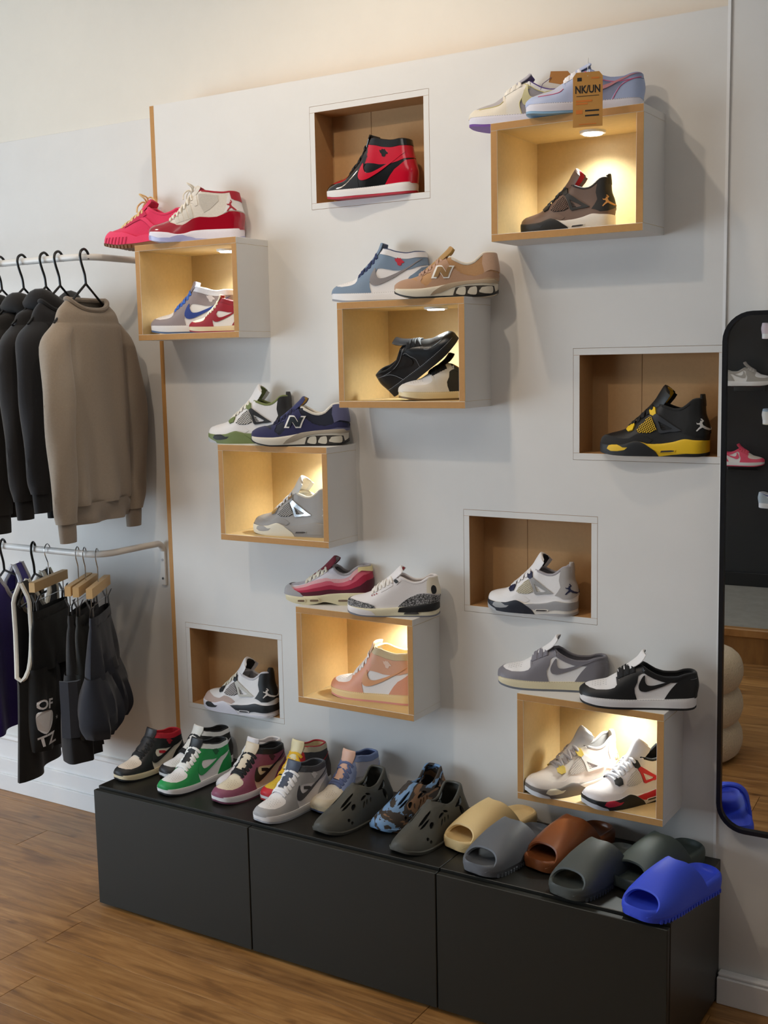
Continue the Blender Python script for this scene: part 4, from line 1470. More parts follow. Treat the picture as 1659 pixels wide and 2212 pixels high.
def clog(root, m, dark):
    """one-piece moulded foam clog with slots"""
    L = .298
    hw = [(0, 0), (.004, .012), (.02, .0245), (.05, .0345), (.1, .043), (.18, .051), (.30, .0545), (.42, .0525), (.55, .049), (.68, .049), (.8, .050), (.9, .046), (.96, .036), (.99, .019), (1, 0)]
    zb = [(0, .016), (.02, .007), (.05, .001), (.08, 0), (.25, 0), (L, .004)]
    z1 = [(0, .030), (.006, .040), (.02, .0485), (.05, .0595), (.08, .073), (.11, .090), (.135, .104), (.148, .110), (.158, .108), (.175, .100), (.195, .094), (.215, .096), (.235, .108), (.252, .122), (.266, .131), (.28, .133), (L, .132)]
    S = Surf(L, zb, z1, hw=hw, taper=((0, .8), (.15, .8), (.28, .74), (.45, .62), (.55, .62), (.75, .62), (.9, .66), (1, .62)), n=((0, 2.0), (.2, 2.2), (.35, 2.8), (.5, 5), (1, 8)), open_x=.148, ramp=.025, bulge=.004,
             lean=((0, 0), (.02, -.006), (.05, -.002), (.08, .012), (.115, .028), (.15, .030)))
    outer = [(0, -.0001), (L, -.0001), (L, -1), (.148, -1), (.1, -1), (.05, -1), (0, -1)]
    def leaf(x, z, l, w, a):
        ca, sa = math.cos(a), math.sin(a)
        return [(x + ca * u * l - sa * v * w, z + sa * u * l + ca * v * w) for u, v in ((-.5, 0), (-.3, .4), (0, .5), (.3, .38), (.5, 0), (.3, -.4), (0, -.5), (-.3, -.38))]
    def ring(x, z, r): return [(x + r * math.cos(k * PI / 4), z + r * math.sin(k * PI / 4)) for k in range(8)]
    top_slots = [[(.072, -.93), (.084, -.955), (.108, -.955), (.128, -.945), (.124, -.92), (.104, -.90), (.084, -.90)],
                 [(.070, -.865), (.082, -.885), (.100, -.875), (.112, -.85), (.104, -.83), (.088, -.825), (.076, -.835)]]
    holes = top_slots + [leaf(.108, .062, .022, .012, R(35)), ring(.078, .034, .0052), ring(.087, .0245, .0050), leaf(.150, .078, .026, .009, R(20)), leaf(.146, .060, .024, .008, R(60)), leaf(.160, .064, .018, .006, R(70)),
                         leaf(.170, .084, .020, .007, R(-20)), leaf(.176, .066, .016, .006, R(80)), leaf(.240, .066, .038, .016, R(105))]
    heelgap = [(.214, .083), (.224, .090), (.238, .101), (.247, .109), (.251, .101), (.245, .089), (.232, .080)]
    mb = MB()
    for V, F in panel_geo(S, [outer] + holes + [heelgap], 0.0, (-1, 1), .0075, .0075, 0):
        mb.add(V, F)
    mb.build('body', m, root, True)
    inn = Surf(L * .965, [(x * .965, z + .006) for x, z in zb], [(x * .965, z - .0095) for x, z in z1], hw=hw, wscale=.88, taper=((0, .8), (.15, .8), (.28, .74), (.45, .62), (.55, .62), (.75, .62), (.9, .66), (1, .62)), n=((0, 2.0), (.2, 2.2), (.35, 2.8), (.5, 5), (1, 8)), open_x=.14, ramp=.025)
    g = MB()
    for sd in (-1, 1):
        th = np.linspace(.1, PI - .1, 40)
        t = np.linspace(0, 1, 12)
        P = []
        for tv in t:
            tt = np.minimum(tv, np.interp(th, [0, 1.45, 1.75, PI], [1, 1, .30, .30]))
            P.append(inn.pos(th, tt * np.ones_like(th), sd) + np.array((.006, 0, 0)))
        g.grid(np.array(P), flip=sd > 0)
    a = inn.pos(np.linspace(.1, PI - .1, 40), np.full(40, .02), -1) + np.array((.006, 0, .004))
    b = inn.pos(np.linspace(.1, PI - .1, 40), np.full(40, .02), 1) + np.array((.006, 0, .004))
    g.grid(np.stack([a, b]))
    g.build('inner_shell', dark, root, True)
    collar_lip(S, .150, .0042, m, root, 'rim', .0035)
    So = Surf(L, [(x, z - .0005) for x, z in zb], [(x, z + .010) for x, z in zb], hw=hw, dw=.002, n=((0, 60), (1, 60)), open_x=-1, ramp=.001, bulge=.002)
    slab(So, 'sole', m, root, nn=4)
    return S

def slide(root, m, dark=None):
    """one-piece moulded foam slide"""
    L = .292
    hw = [(0, 0), (.006, .018), (.025, .032), (.06, .043), (.12, .052), (.2, .0555), (.32, .0555), (.45, .052), (.6, .048), (.75, .047), (.87, .046), (.95, .039), (.985, .025), (1, 0)]
    zb = [(0, .010), (.02, .004), (.05, .0005), (.08, 0), (.26, 0), (L, .002)]
    zt = [(0, .034), (.03, .033), (.08, .034), (.14, .036), (.2, .040), (.26, .044), (L, .045)]
    S = Surf(L, zb, zt, hw=hw, n=((0, 60), (1, 60)), open_x=-1, ramp=.001, bulge=.004, bow=.005)
    mb = MB()
    nt = 50
    for sd in (-1, 1):
        mb.grid(wall_grid(S, 0, PI, nt, 0, 1, 7, 0, sd), flip=sd > 0)
    th = np.linspace(0, PI, nt)
    a = S.pos(th, np.ones(nt), -1)
    b = S.pos(th, np.ones(nt), 1)
    c = (a + b) / 2
    rows = []
    for v, dz in ((-1, 0), (-.90, .0018), (-.80, .0), (-.66, -.009), (-.4, -.0125), (0, -.0135), (.4, -.0125), (.66, -.009), (.80, 0), (.90, .0018), (1, 0)):
        p = c + (b - a) / 2 * v
        # keep a rim round toe and heel as well
        e = np.clip(np.minimum(th / .34, (PI - th) / .30), 0, 1)
        e = e * e * (3 - 2 * e)
        p[:, 2] += dz * (e if dz < 0 else 1)
        rows.append(p)
    mb.grid(np.array(rows))
    a = S.pos(th, np.zeros(nt), -1)
    b = S.pos(th, np.zeros(nt), 1)
    mb.grid(np.stack([a, b]), flip=True)
    V, F = weld(mb.v, mb.f)
    mk('footbed', V, F, m, root, True)
    # wide strap
    nu, nv = 18, 29
    def strap(off):
        G = np.zeros((nu, nv, 3))
        for i in range(nu):
            u = i / (nu - 1)
            for j in range(nv):
                v = -1 + 2 * j / (nv - 1)
                av = abs(v)
                xf = .046 - .040 * av ** 2.4
                xb = .152 + .060 * av ** 1.5
                x = xf + (xb - xf) * u
                thx = float(S.th(np.clip(x, .002, L)))
                w = float(S.hw(np.array(thx))) + .0045 - off
                hgt = (.015 + .060 * np.clip((x - .015) / .145, 0, 1) ** .85) - off + .006 * math.sin(PI * u)
                ph = v * PI / 2
                y = w * math.copysign(abs(math.sin(ph)) ** .82, v)
                z = .018 + (hgt + .014) * max(0, math.cos(ph)) ** .72
                G[i, j] = (x + off * (.5 - u) * .9, y + .005 * ((1 - x / L) ** 2 - .25), z)
        return G
    A, B = strap(0), strap(.0085)
    q = MB()
    q.grid(A, flip=True)
    q.grid(B)
    # rounded front and back lips
    for i, fl in ((0, False), (nu - 1, True)):
        mid = (A[i] + B[i]) / 2 + np.array((-.003 if i == 0 else .003, 0, 0))
        q.grid(np.stack([A[i], mid, B[i]]), flip=not fl)
    V, F = weld(q.v, q.f)
    o = mk('strap', V, F, m, root, True)
    # tread teeth
    t = MB()
    for sd in (-1, 1):
        for k in range(22):
            x = .03 + k * .0112
            thx = S.th(np.array((x, x + .0056)))
            p = S.pos(thx, np.zeros(2), sd)
            n = S.nor(thx, np.full(2, .2), sd)
            a0, a1 = p + n * .0035, p + n * .0005
            lo = np.array((0, 0, .0006))
            hi = np.array((0, 0, .009))
            t.add([a0[0] + lo, a0[1] + lo, a0[1] + hi, a0[0] + hi, a1[0] + lo, a1[1] + lo, a1[1] + hi, a1[0] + hi], [(0, 1, 2, 3), (4, 7, 6, 5), (0, 4, 5, 1), (3, 2, 6, 7), (0, 3, 7, 4), (1, 5, 6, 2)])
    t.build('tread_teeth', m, root)['kind'] = 'stuff'
    return S
# ------------------------------------------------------------------ the shoes in their places
WHT = (236, 232, 230)
CRM = (232, 216, 182)
BLK = (22, 22, 23)
def court_c(**k):
    d = dict(toe_box=WHT, toe_cap=BLK, eyestay=BLK, quarter=WHT, heel=BLK, ankle=BLK, collar=BLK, check=BLK, tongue=WHT, lace=BLK, mid=WHT, out=BLK, lining=BLK)
    main = k.pop('main', None)
    if main:
        for q in ('toe_cap', 'eyestay', 'heel', 'ankle', 'check'): d[q] = main
    d.update(k)
    return d
def flight_c(**k):
    d = dict(upper=WHT, guard=WHT, mid=WHT, fore=BLK, insert=BLK, heelwing=BLK, out=(90, 90, 92), netback=BLK, net=WHT, wing=BLK, lock=BLK, heel=BLK, emblem=WHT, lining=BLK, tongue=WHT, lace=WHT, tlining=BLK)
    d.update(k)
    return d
G_TOP = 'sneakers on top of the display boxes'
G_IN = 'sneakers inside the lit boxes'
G_NI = 'sneakers in the wall niches'
G_BE = 'sneakers on the black bench'
G_CL = 'moulded foam clogs on the bench'
G_SL = 'foam slides on the bench'
TA, TB, TC, TD, TE, TF = [BOX[k][1] + BH for k in 'ABCDEF']
IA, IB, IC, ID, IE, IF = [BOX[k][1] + T for k in 'ABCDEF']

# --- on the boxes
r = shoe_root('low_sneaker', 'cream low sneaker with pale yellow seams and a purple sole', G_TOP, (1.096, -.09, TA), 16, .983)
court(r, 'low', court_c(toe_box=(176, 170, 172), toe_cap=(228, 218, 200), eyestay=(228, 222, 212), quarter=(150, 145, 150), heel=(226, 218, 205), ankle=(222, 220, 222), check=(205, 196, 150), tongue=(170, 165, 175), lace=(232, 226, 215), mid=(226, 222, 232), out=(112, 66, 152), lining=(84, 60, 140)), outline=(214, 200, 120), perf=False, flare=.1, tongue_up=-.014)
r2 = shoe_root('low_sneaker', 'lavender blue low sneaker with pink stitching and the hanging card tag', G_TOP, (1.284, -.152, TA), 22, .94)
court(r2, 'low', court_c(toe_box=(190, 192, 212), toe_cap=(176, 188, 220), eyestay=(178, 188, 220), quarter=(138, 144, 172), heel=(170, 184, 218), ankle=(160, 172, 206), check=(206, 140, 146), tongue=(178, 188, 220), lace=(232, 228, 230), mid=(226, 222, 230), out=(132, 170, 198), lining=(150, 160, 196), stitch=(120, 120, 135)), outline=(220, 92, 128), perf=False, tongue_up=-.018)
r = shoe_root('trail_sneaker', 'hot pink trainer with beige bow laces and gum tread', G_TOP, (-.207, -.085, TB), 15, .983)
trail(r, dict(gum=(126, 78, 34), pink=(226, 48, 92), pink2=(238, 62, 104), deep=(196, 30, 76), lace=(228, 194, 140)))
r = shoe_root('high_top_sneaker', 'white high-top with glossy cherry red mudguard and rope laces', G_TOP, (.035, -.15, TB), 25, .977)
jewel(r, dict(mid=(232, 226, 234), out=(176, 176, 214), upper=(222, 214, 202), patent=(160, 12, 36), heel=(230, 226, 224), tab=(168, 20, 42), lining=(170, 24, 44), lace=(234, 226, 212)))
r = shoe_root('mid_top_sneaker', 'steel blue and white mid-top with a grey side check', G_TOP, (.658, -.09, TC), 16, .956)
court(r, 'mid', court_c(main=(116, 136, 158), check=(140, 134, 134), collar=(226, 222, 222), lining=(52, 66, 100), lace=(40, 52, 90), out=(150, 148, 152), wing=(190, 34, 56), tongue=(116, 136, 158), lip=(48, 62, 98)))
r = shoe_root('running_sneaker', 'tan ragged suede runner with a bordered block letter', G_TOP, (.899, -.15, TC), 24, .945)
runner(r, dict(mid=(222, 210, 188), out=(30, 29, 28), shank=(166, 146, 120), pod=(212, 202, 182), mesh=(184, 140, 96), suede=(176, 138, 110), heel=(202, 166, 140), band=(182, 150, 118), letter=(150, 116, 72), lining=(170, 128, 96), piping=(222, 212, 196), tongue=(168, 130, 76), tlining=(200, 160, 60), lace=(184, 148, 128)))
r = shoe_root('netted_sneaker', 'white sneaker with olive green sole, locks and collar', G_TOP, (.192, -.09, TD), 16, .965)
flight(r, flight_c(fore=(116, 130, 78), insert=BLK, heelwing=(116, 130, 78), out=(150, 148, 150), toetip=(190, 190, 192), wing=(32, 32, 34), lock=(116, 130, 78), heel=(40, 38, 38), lining=(124, 132, 80), tlining=(124, 132, 80), mid=(116, 130, 78), net=(236, 232, 226), netback=(30, 30, 30), window=WHT, lace=(234, 228, 214), emblem=(116, 130, 78)))
r = shoe_root('running_sneaker', 'navy ragged suede runner with a bordered block letter', G_TOP, (.401, -.15, TD), 24, .99)
runner(r, dict(mid=(218, 208, 190), out=(26, 26, 28), shank=(160, 148, 130), pod=(210, 202, 184), mesh=(24, 28, 46), suede=(36, 36, 78), heel=(92, 92, 124), band=(100, 100, 130), letter=(24, 34, 44), lining=(206, 196, 180), piping=(228, 220, 206), tongue=(38, 42, 92), tlining=(200, 150, 40), lace=(28, 28, 58)))
r = shoe_root('air_sneaker', 'running shoe with wavy panels fading from crimson to pink', G_TOP, (.467, -.095, TE), 18, .946)
wave_runner(r, dict(mid=(226, 214, 176), waves=[(84, 14, 34), (168, 30, 62), (214, 96, 114), (232, 176, 178), (222, 216, 222)], toe=(158, 156, 158), box=(178, 172, 178), stay=(206, 204, 206), check=(226, 196, 200), tab=(234, 216, 160), lining=(168, 162, 164), tongue=(122, 26, 44), lace=(228, 220, 200)))
r = shoe_root('cement_sneaker', 'white sneaker with grey cracked-print toe and heel', G_TOP, (.726, -.15, TE), 22, .905)
cement(r, dict(mid=(232, 222, 190), white=(234, 228, 226), out=(122, 122, 130), black=(20, 20, 22), tab=(232, 222, 200), lining=(214, 204, 198), tlining=(190, 30, 50), lace=(232, 224, 214)))
r = shoe_root('low_sneaker', 'grey and white low sneaker with a cream midsole', G_TOP, (1.168, -.09, TF), 15, .975)
court(r, 'low', court_c(main=(126, 122, 128), mid=(226, 212, 176), out=(104, 108, 116), lace=(124, 120, 128), lining=(120, 116, 122)))
r = shoe_root('low_sneaker', 'black and white low sneaker above the lowest lit box', G_TOP, (1.427, -.15, TF), 20, .965)
court(r, 'low', court_c(lining=(26, 26, 28)))

# --- inside the boxes
r = shoe_root('netted_sneaker', 'taupe brown sneaker with black locks and a red tongue lining', G_IN, (1.228, -.055, IA), 3, .855)
flight(r, flight_c(upper=(112, 88, 76), guard=(118, 94, 80), mid=(226, 220, 212), fore=(24, 23, 22), insert=(34, 36, 40), heelwing=(226, 220, 212), out=(24, 23, 22), net=(128, 100, 86), netback=(24, 20, 20), wing=(32, 32, 32), lock=(28, 28, 28), heel=(26, 24, 23), emblem=(206, 150, 84), lining=(58, 50, 48), tlining=(206, 34, 50), tongue=(118, 94, 82), lace=(28, 27, 27), wing_low=.010))
r = shoe_root('mid_top_sneaker', 'grey and white mid-top with bright blue laces', G_IN, (.004, -.125, IB), 24, .93)
court(r, 'mid', court_c(main=(146, 134, 136), check=(44, 68, 146), collar=(226, 226, 234), lining=(150, 156, 176), lace=(56, 104, 196), out=(76, 98, 134), wing=(216, 206, 206), tongue=(146, 134, 136)))
r = shoe_root('mid_top_sneaker', 'small dark red sneaker with cream laces in the box by the clothes rail', G_IN, (.160, -.128, IB), 20, .66)
court(r, 'mid', court_c(main=(154, 22, 42), toe_box=(232, 222, 196), lace=(236, 226, 204), mid=(234, 214, 176), out=(150, 22, 40), lining=(150, 24, 42), collar=(150, 22, 40), tongue=(226, 214, 190)))
# black shoe leaning on its neighbour: heel down on the left, toe up to the right
r = shoe_root('skate_sneaker', 'black sneaker leaning toe-up against the cream one in its box', G_IN, (1.040, -.045, IC + .158), 0, .84)
ax = Vector((-math.cos(R(36)), -.06, -math.sin(R(36)))).normalized()
az = Vector((-.42, -.40, .82))
ay = az.cross(ax).normalized()
az = ax.cross(ay).normalized()
r.rotation_euler = Matrix((ax, ay, az)).transposed().to_euler()
court(r, 'low', court_c(main=(26, 27, 29), toe_box=(34, 36, 38), quarter=(30, 31, 33), tongue=(60, 64, 70), check=(20, 20, 22), mid=(22, 23, 25), out=(20, 21, 23), lining=(16, 16, 17), stitch=(190, 190, 190), lace=(24, 25, 27)), fin=.3, outline=(120, 124, 130))
r = shoe_root('low_sneaker', 'cream and black low sneaker with a reversed olive check', G_IN, (.888, -.118, IC), 42, .885)
court(r, 'low', court_c(toe_box=WHT, toe_cap=(226, 218, 206), eyestay=(230, 224, 216), quarter=(38, 37, 38), heel=(228, 220, 208), ankle=(34, 33, 34), check=(76, 70, 54), tongue=(34, 33, 34), lace=(26, 26, 26), mid=(232, 212, 168), out=(120, 94, 56), lining=(150, 100, 60)), check_rev=True, flare=.2)
r = shoe_root('netted_sneaker', 'all grey sneaker with silver locks and black netting', G_IN, (.345, -.07, ID), 4, .97)
flight(r, flight_c(upper=(158, 154, 150), guard=(150, 146, 142), mid=(158, 154, 150), fore=(224, 216, 196), insert=(158, 154, 150), heelwing=(150, 146, 142), out=(150, 146, 142), net=(196, 194, 190), netback=(26, 26, 26), wing=(190, 188, 184), lock=(200, 198, 196), heel=(160, 156, 152), emblem=(200, 198, 194), lining=(212, 204, 188), tlining=(214, 206, 192), tongue=(202, 198, 190), lace=(208, 204, 200), chrome=1, wing_low=.010))
r = shoe_root('high_top_sneaker', 'peach and white high-top with white laces', G_IN, (.608, -.065, IE), 4, .96)
court(r, 'high', court_c(main=(222, 156, 126), check=(222, 162, 116), collar=(206, 186, 146), lining=(222, 196, 146), lace=(236, 232, 228), mid=(238, 206, 150), out=(224, 150, 138), wing=(232, 200, 180), ankle=(218, 164, 132), tongue=(226, 196, 170)))
r = shoe_root('netted_sneaker', 'off-white sneaker with yellow locks and a grey sole', G_IN, (1.288, -.160, IF), 52, .93)
flight(r, flight_c(upper=(224, 212, 200), guard=(222, 210, 200), mid=(120, 112, 104), fore=(112, 104, 98), insert=(226, 216, 190), heelwing=(220, 212, 200), out=(120, 112, 104), toetip=(214, 216, 220), net=(222, 212, 202), netback=(206, 196, 186), wing=(224, 218, 210), window=(150, 140, 140), lock=(214, 184, 84), heel=(216, 206, 190), emblem=(224, 200, 130), lining=(150, 144, 140), tlining=(226, 210, 150), tongue=(208, 204, 200), lace=(172, 162, 158)))
r = shoe_root('netted_sneaker', 'white sneaker with red wing and black forefoot', G_IN, (1.452, -.166, IF), 54, .90)
flight(r, flight_c(upper=(236, 230, 230), guard=(236, 230, 230), mid=(234, 230, 230), fore=(20, 20, 21), insert=(192, 24, 56), heelwing=(196, 26, 46), out=(24, 24, 25), toetip=(196, 198, 204), net=(232, 228, 226), netback=(206, 200, 198), wing=(204, 28, 44), window=(232, 228, 228), lock=(22, 22, 23), heel=(24, 24, 25), emblem=(204, 28, 44), lining=(20, 20, 21), tongue=(236, 232, 232), lace=(236, 236, 240)))

# --- in the niches
r = shoe_root('high_top_sneaker', 'patent black and red high-top in the topmost niche', G_NI, (.586, .012, NIC['1'][1]), 2, .962)
court(r, 'high', court_c(main=(20, 20, 21), quarter=(20, 20, 21), toe_box=(188, 14, 40), heel=(196, 16, 44), ankle=(200, 16, 46), check=(204, 20, 48), collar=(20, 20, 21), tongue=(22, 22, 23), mid=(232, 226, 222), out=(176, 18, 44), wing=(22, 20, 20), lip=(24, 22, 22)), glossy=True)
r = shoe_root('netted_sneaker', 'black sneaker with bright yellow sole, locks and netting', G_NI, (1.423, .003, NIC['2'][1]), 3, .965)
flight(r, flight_c(upper=(26, 25, 25), guard=(26, 25, 25), mid=(232, 186, 24), fore=(30, 31, 33), insert=(238, 192, 28), heelwing=(238, 192, 28), out=(24, 24, 25), net=(228, 184, 40), netback=(20, 18, 16), wing=(46, 49, 55), lock=(238, 196, 36), heel=(20, 20, 20), emblem=(226, 224, 220), lining=(24, 24, 24), tlining=(226, 178, 30), tongue=(24, 24, 24), lace=(22, 22, 22), window=(24, 24, 24), wing_low=.010, suede=1))
r = shoe_root('netted_sneaker', 'white sneaker with navy locks and grey speckled heel', G_NI, (1.093, .012, NIC['3'][1]), 2, .90)
flight(r, flight_c(fore=(26, 30, 42), insert=(160, 160, 160), heelwing=(158, 156, 156), mid=(230, 222, 210), out=(176, 174, 174), toetip=(176, 178, 180), wing=(158, 156, 154), lock=(28, 32, 64), heel=(176, 170, 166), emblem=(30, 34, 66), lining=(170, 164, 168), tlining=(22, 24, 32), net=(222, 214, 190), netback=(190, 182, 162), window=WHT))
r = shoe_root('netted_sneaker', 'white sneaker with taupe toe guard and black heel', G_NI, (.052, .012, NIC['4'][1]), 0, .985)
flight(r, flight_c(guard=(196, 172, 162), fore=(226, 222, 230), insert=(28, 30, 32), heelwing=(34, 36, 40), mid=(232, 226, 226), out=(222, 220, 226), wing=(200, 196, 186), lock=(34, 38, 42), heel=(26, 26, 27), lining=(206, 202, 206), tlining=(16, 16, 17), net=(206, 198, 194), netback=(46, 44, 46), window=WHT, lace=(230, 222, 200), suede=1, emblem=(226, 216, 208)))

# --- on the bench
BT = BZ
r = shoe_root('mid_top_sneaker', 'black and cream mid-top with a red collar at the end of the bench', G_BE, (-0.014, -.350, BT), 79, 0.835)
court(r, 'mid', court_c(toe_box=(230, 214, 196), quarter=(230, 218, 200), mid=(234, 216, 180), lining=(186, 20, 40), lip=(186, 20, 40), collar=(186, 22, 42), wing=(150, 24, 40), tongue=(40, 36, 36), patch=(186, 20, 40)))
r = shoe_root('mid_top_sneaker', 'black and white mid-top behind the green sneaker', G_BE, (0.096, -.268, BT), 74, 0.86)
court(r, 'mid', court_c(collar=WHT, lip=BLK, wing=(206, 206, 204), toe_cap=(40, 36, 38), tongue=(226, 222, 214)))
r = shoe_root('mid_top_sneaker', 'green and white mid-top with white laces', G_BE, (0.191, -.374, BT), 80, 0.87)
court(r, 'mid', court_c(main=(28, 150, 76), collar=(226, 232, 228), lip=(30, 34, 36), lace=(240, 238, 232), out=(24, 26, 30), lining=(24, 26, 30), wing=(18, 96, 54), tongue=(32, 34, 36)))
r = shoe_root('mid_top_sneaker', 'plain white mid-top behind the mauve sneaker', G_BE, (0.330, -.268, BT), 80, 0.83)
court(r, 'mid', court_c(main=(226, 218, 218), toe_box=(230, 222, 222), check=(222, 214, 214), collar=(230, 224, 222), lace=(232, 228, 226), out=(214, 200, 202), lining=(214, 206, 204), quarter=(230, 224, 224), tongue=(226, 220, 220)))
r = shoe_root('mid_top_sneaker', 'mauve and cream mid-top with black laces', G_BE, (0.378, -.345, BT), 80, 0.9)
court(r, 'mid', court_c(main=(142, 76, 100), toe_box=(230, 216, 190), quarter=(226, 210, 180), check=(24, 24, 25), collar=(24, 23, 24), patch=(24, 24, 25), lining=(24, 23, 24), out=(112, 56, 80), wing=(66, 40, 48), tongue=(222, 206, 180)))
r = shoe_root('high_top_sneaker', 'yellow, red and grey high-top half hidden behind the light grey one', G_BE, (.497, -.268, BT), 79, 0.85)
court(r, 'high', court_c(main=(178, 28, 36), toe_box=(226, 190, 60), toe_cap=(200, 36, 46), quarter=(66, 62, 60), ankle=(60, 58, 58), heel=(72, 64, 62), check=(150, 26, 34), collar=(206, 192, 160), lining=(222, 206, 164), lip=(170, 30, 36), lace=(232, 182, 40), mid=WHT, out=(180, 40, 40), tongue=(228, 214, 170)), tongue_up=.008)
r = shoe_root('mid_top_sneaker', 'light grey and white mid-top with white laces', G_BE, (0.576, -.400, BT), 80, 0.88)
court(r, 'mid', court_c(main=(170, 168, 168), check=(66, 66, 74), quarter=(232, 226, 226), collar=(70, 72, 78), patch=(56, 58, 62), lining=(60, 62, 68), lace=(240, 238, 238), out=(184, 186, 192), wing=(206, 204, 204), tongue=(70, 78, 96)))
r = shoe_root('high_top_sneaker', 'powder blue and cream high-top with slate laces', G_BE, (0.672, -.262, BT), 77, 0.85)
court(r, 'high', court_c(toe_box=(226, 214, 196), toe_cap=(222, 208, 182), eyestay=(140, 154, 192), quarter=(214, 206, 204), ankle=(196, 192, 200), heel=(208, 202, 200), check=(146, 158, 196), collar=(130, 146, 188), lace=(96, 108, 148), mid=(232, 218, 186), out=(90, 104, 140), lining=(62, 74, 116), tongue=(222, 176, 152)), tongue_up=.006)

CLG = mat((74, 73, 66), .55, 'foam')
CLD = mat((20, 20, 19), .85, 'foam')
r = shoe_root('foam_clog', 'dark grey moulded clog beside the blue and cream high-top', G_CL, (0.772, -.386, BT), 81, 0.95)
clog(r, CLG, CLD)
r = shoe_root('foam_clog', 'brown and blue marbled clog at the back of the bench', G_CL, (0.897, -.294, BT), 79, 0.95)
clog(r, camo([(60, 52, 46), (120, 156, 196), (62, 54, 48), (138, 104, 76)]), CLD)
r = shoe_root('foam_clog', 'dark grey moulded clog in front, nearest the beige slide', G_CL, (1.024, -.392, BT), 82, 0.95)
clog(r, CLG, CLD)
for (nm, pos, a, col, lab) in ((0, (1.135, -.300, BT), 72, (226, 196, 140), 'beige foam slide beside the front clog'), (1, (1.252, -.402, BT), 79, (98, 101, 106), 'mid grey foam slide in front of the beige one'),
                               (2, (1.372, -.306, BT), 75, (128, 72, 38), 'rust brown foam slide behind two others'), (3, (1.490, -.414, BT), 77, (72, 77, 74), 'dark grey-green foam slide at the front edge of the bench'),
                               (4, (1.598, -.302, BT), 72, (64, 74, 70), 'dark green foam slide behind the blue one'), (5, (1.676, -.430, BT), 72, (52, 78, 214), 'bright blue foam slide on the corner of the bench')):
    r = shoe_root('foam_slide', lab, G_SL, pos, a, 1.0, 'slide')
    slide(r, mat(col, .55 if nm != 2 else .32, 'foam'))

# --- card tag on the lavender sneaker
tg = empty('swing_tag', (1.473, -.222, 2.186), R(16))
tag(tg, 'orange brown card tag hanging from the lavender sneaker', 'tag')
q = [(-.034, 0), (.034, 0), (.034, .112), (.026, .122), (-.026, .122), (-.034, .112)]
mb = MB()
mb.add([(a, -.0006, b) for a, b in q] + [(a, .0006, b) for a, b in q], [tuple(range(6)), tuple(range(11, 5, -1))] + [(i, i + 6, (i + 1) % 6 + 6, (i + 1) % 6) for i in range(6)])
mb.build('card', mat((196, 140, 66), .7, 'plain'), tg)
INK = mat((26, 22, 20), .7)
def print_on(parent, txt, size, x, z, m, y=-.0009, bold=.0, sx=1.0):
    v, f_ = text_mesh(txt, size, 0, bold)
    mk('lettering', [(x + p[0] * sx, y, z + p[1]) for p in v], f_, m, parent)
print_on(tg, 'NK/UN', .0235, 0, .083, INK, bold=.0007, sx=.78)
INK2 = mat((214, 120, 40), .7)
for (x0, x1, z, h, mm) in ((-.026, .026, .0690, .0012, INK), (-.027, .010, .058, .004, INK2), (-.027, .0, .052, .0035, INK2), (-.006, .026, .036, .0035, INK), (-.006, .026, .025, .0035, INK), (-.027, -.012, .034, .009, INK2), (-.020, .020, .006, .002, INK2), (.008, .026, .108, .0035, INK2), (-.024, -.014, .1065, .008, INK)):
    MB().box((x0, -.0010, z - h / 2), (x1, -.0007, z + h / 2)).build('printed_line', mm, tg)
MB().tube(smooth_path([(0, -.001, .113), (-.003, .030, .150), (-.008, .080, .172), (-.0125, .1305, .169)], 6), .0007, 5).build('string', mat((230, 228, 222), .8), tg)

t3 = empty('swing_tag', (1.335, -.055, 2.347), R(20))
tag(t3, 'small brown card tag poking up behind the cream and purple sneaker', 'tag')
mb = MB()
q = [(-.03, -.012), (.012, -.022), (.03, -.004), (.016, .014), (-.026, .016)]
mb.add([(a, -.0006 + b * .3, b) for a, b in q] + [(a, .0006 + b * .3, b) for a, b in q], [tuple(range(5)), tuple(range(9, 4, -1))] + [(i, i + 5, (i + 1) % 5 + 5, (i + 1) % 5) for i in range(5)])
mb.build('card', mat((168, 112, 52), .7, 'plain'), t3)
MB().tube([(-.024, -.002, .0), (-.045, -.01, -.016), (-.05, -.012, -.03)], .0008, 5).build('string', mat((80, 60, 110), .8), t3)
# ------------------------------------------------------------------ clothes rails
M_RAIL = mat((232, 228, 222), .3, 'gloss')
M_PLAST = mat((16, 16, 17), .35, 'rubber')
RY = -.16
def rail(z, x1, label, bracket=True):
    root = empty('clothes_rail', (x1, YW, z))
    tag(root, label, 'clothes rail', 'white clothes rails on the wall')
    yy = RY - YW
    p = [(-1.75, yy, 0), (-.9, yy, 0), (-.4, yy, 0), (-.07, yy, 0)]
    arc = [(-.07 + .07 * math.sin(t), yy + .07 - .07 * math.cos(t), 0) for t in np.linspace(.15, PI / 2, 9)]
    p += arc + [(0, -.10, 0), (0, -.035, -.001)] + [(0, -.035 + .028 * math.sin(t), -.028 + .028 * math.cos(t)) for t in np.linspace(.2, PI / 2, 6)]
    MB().tube(p, .011, 12).build('tube', M_RAIL, root, True)
    MB().box((-.011, -.010, -.150), (.011, -.001, -.022), .002).build('wall_plate', M_RAIL, root)
    for zz in (-.06, -.125):
        MB().cyl((0, -.0095, zz), (0, -.0125, zz), .0045, 10).build('screw', M_CHROME, root)
    # far mount outside the view
    MB().tube([(-1.75, yy, 0), (-1.75, yy * .5, 0), (-1.75, -.005, 0)], .011, 10).build('end_arm', M_RAIL, root, True)
    return root
rail(2.0, -.225, 'upper white clothes rail carrying the grey sweatshirt and dark tops')
rail(1.046, -.232, 'lower white clothes rail carrying the tank tops and shorts')

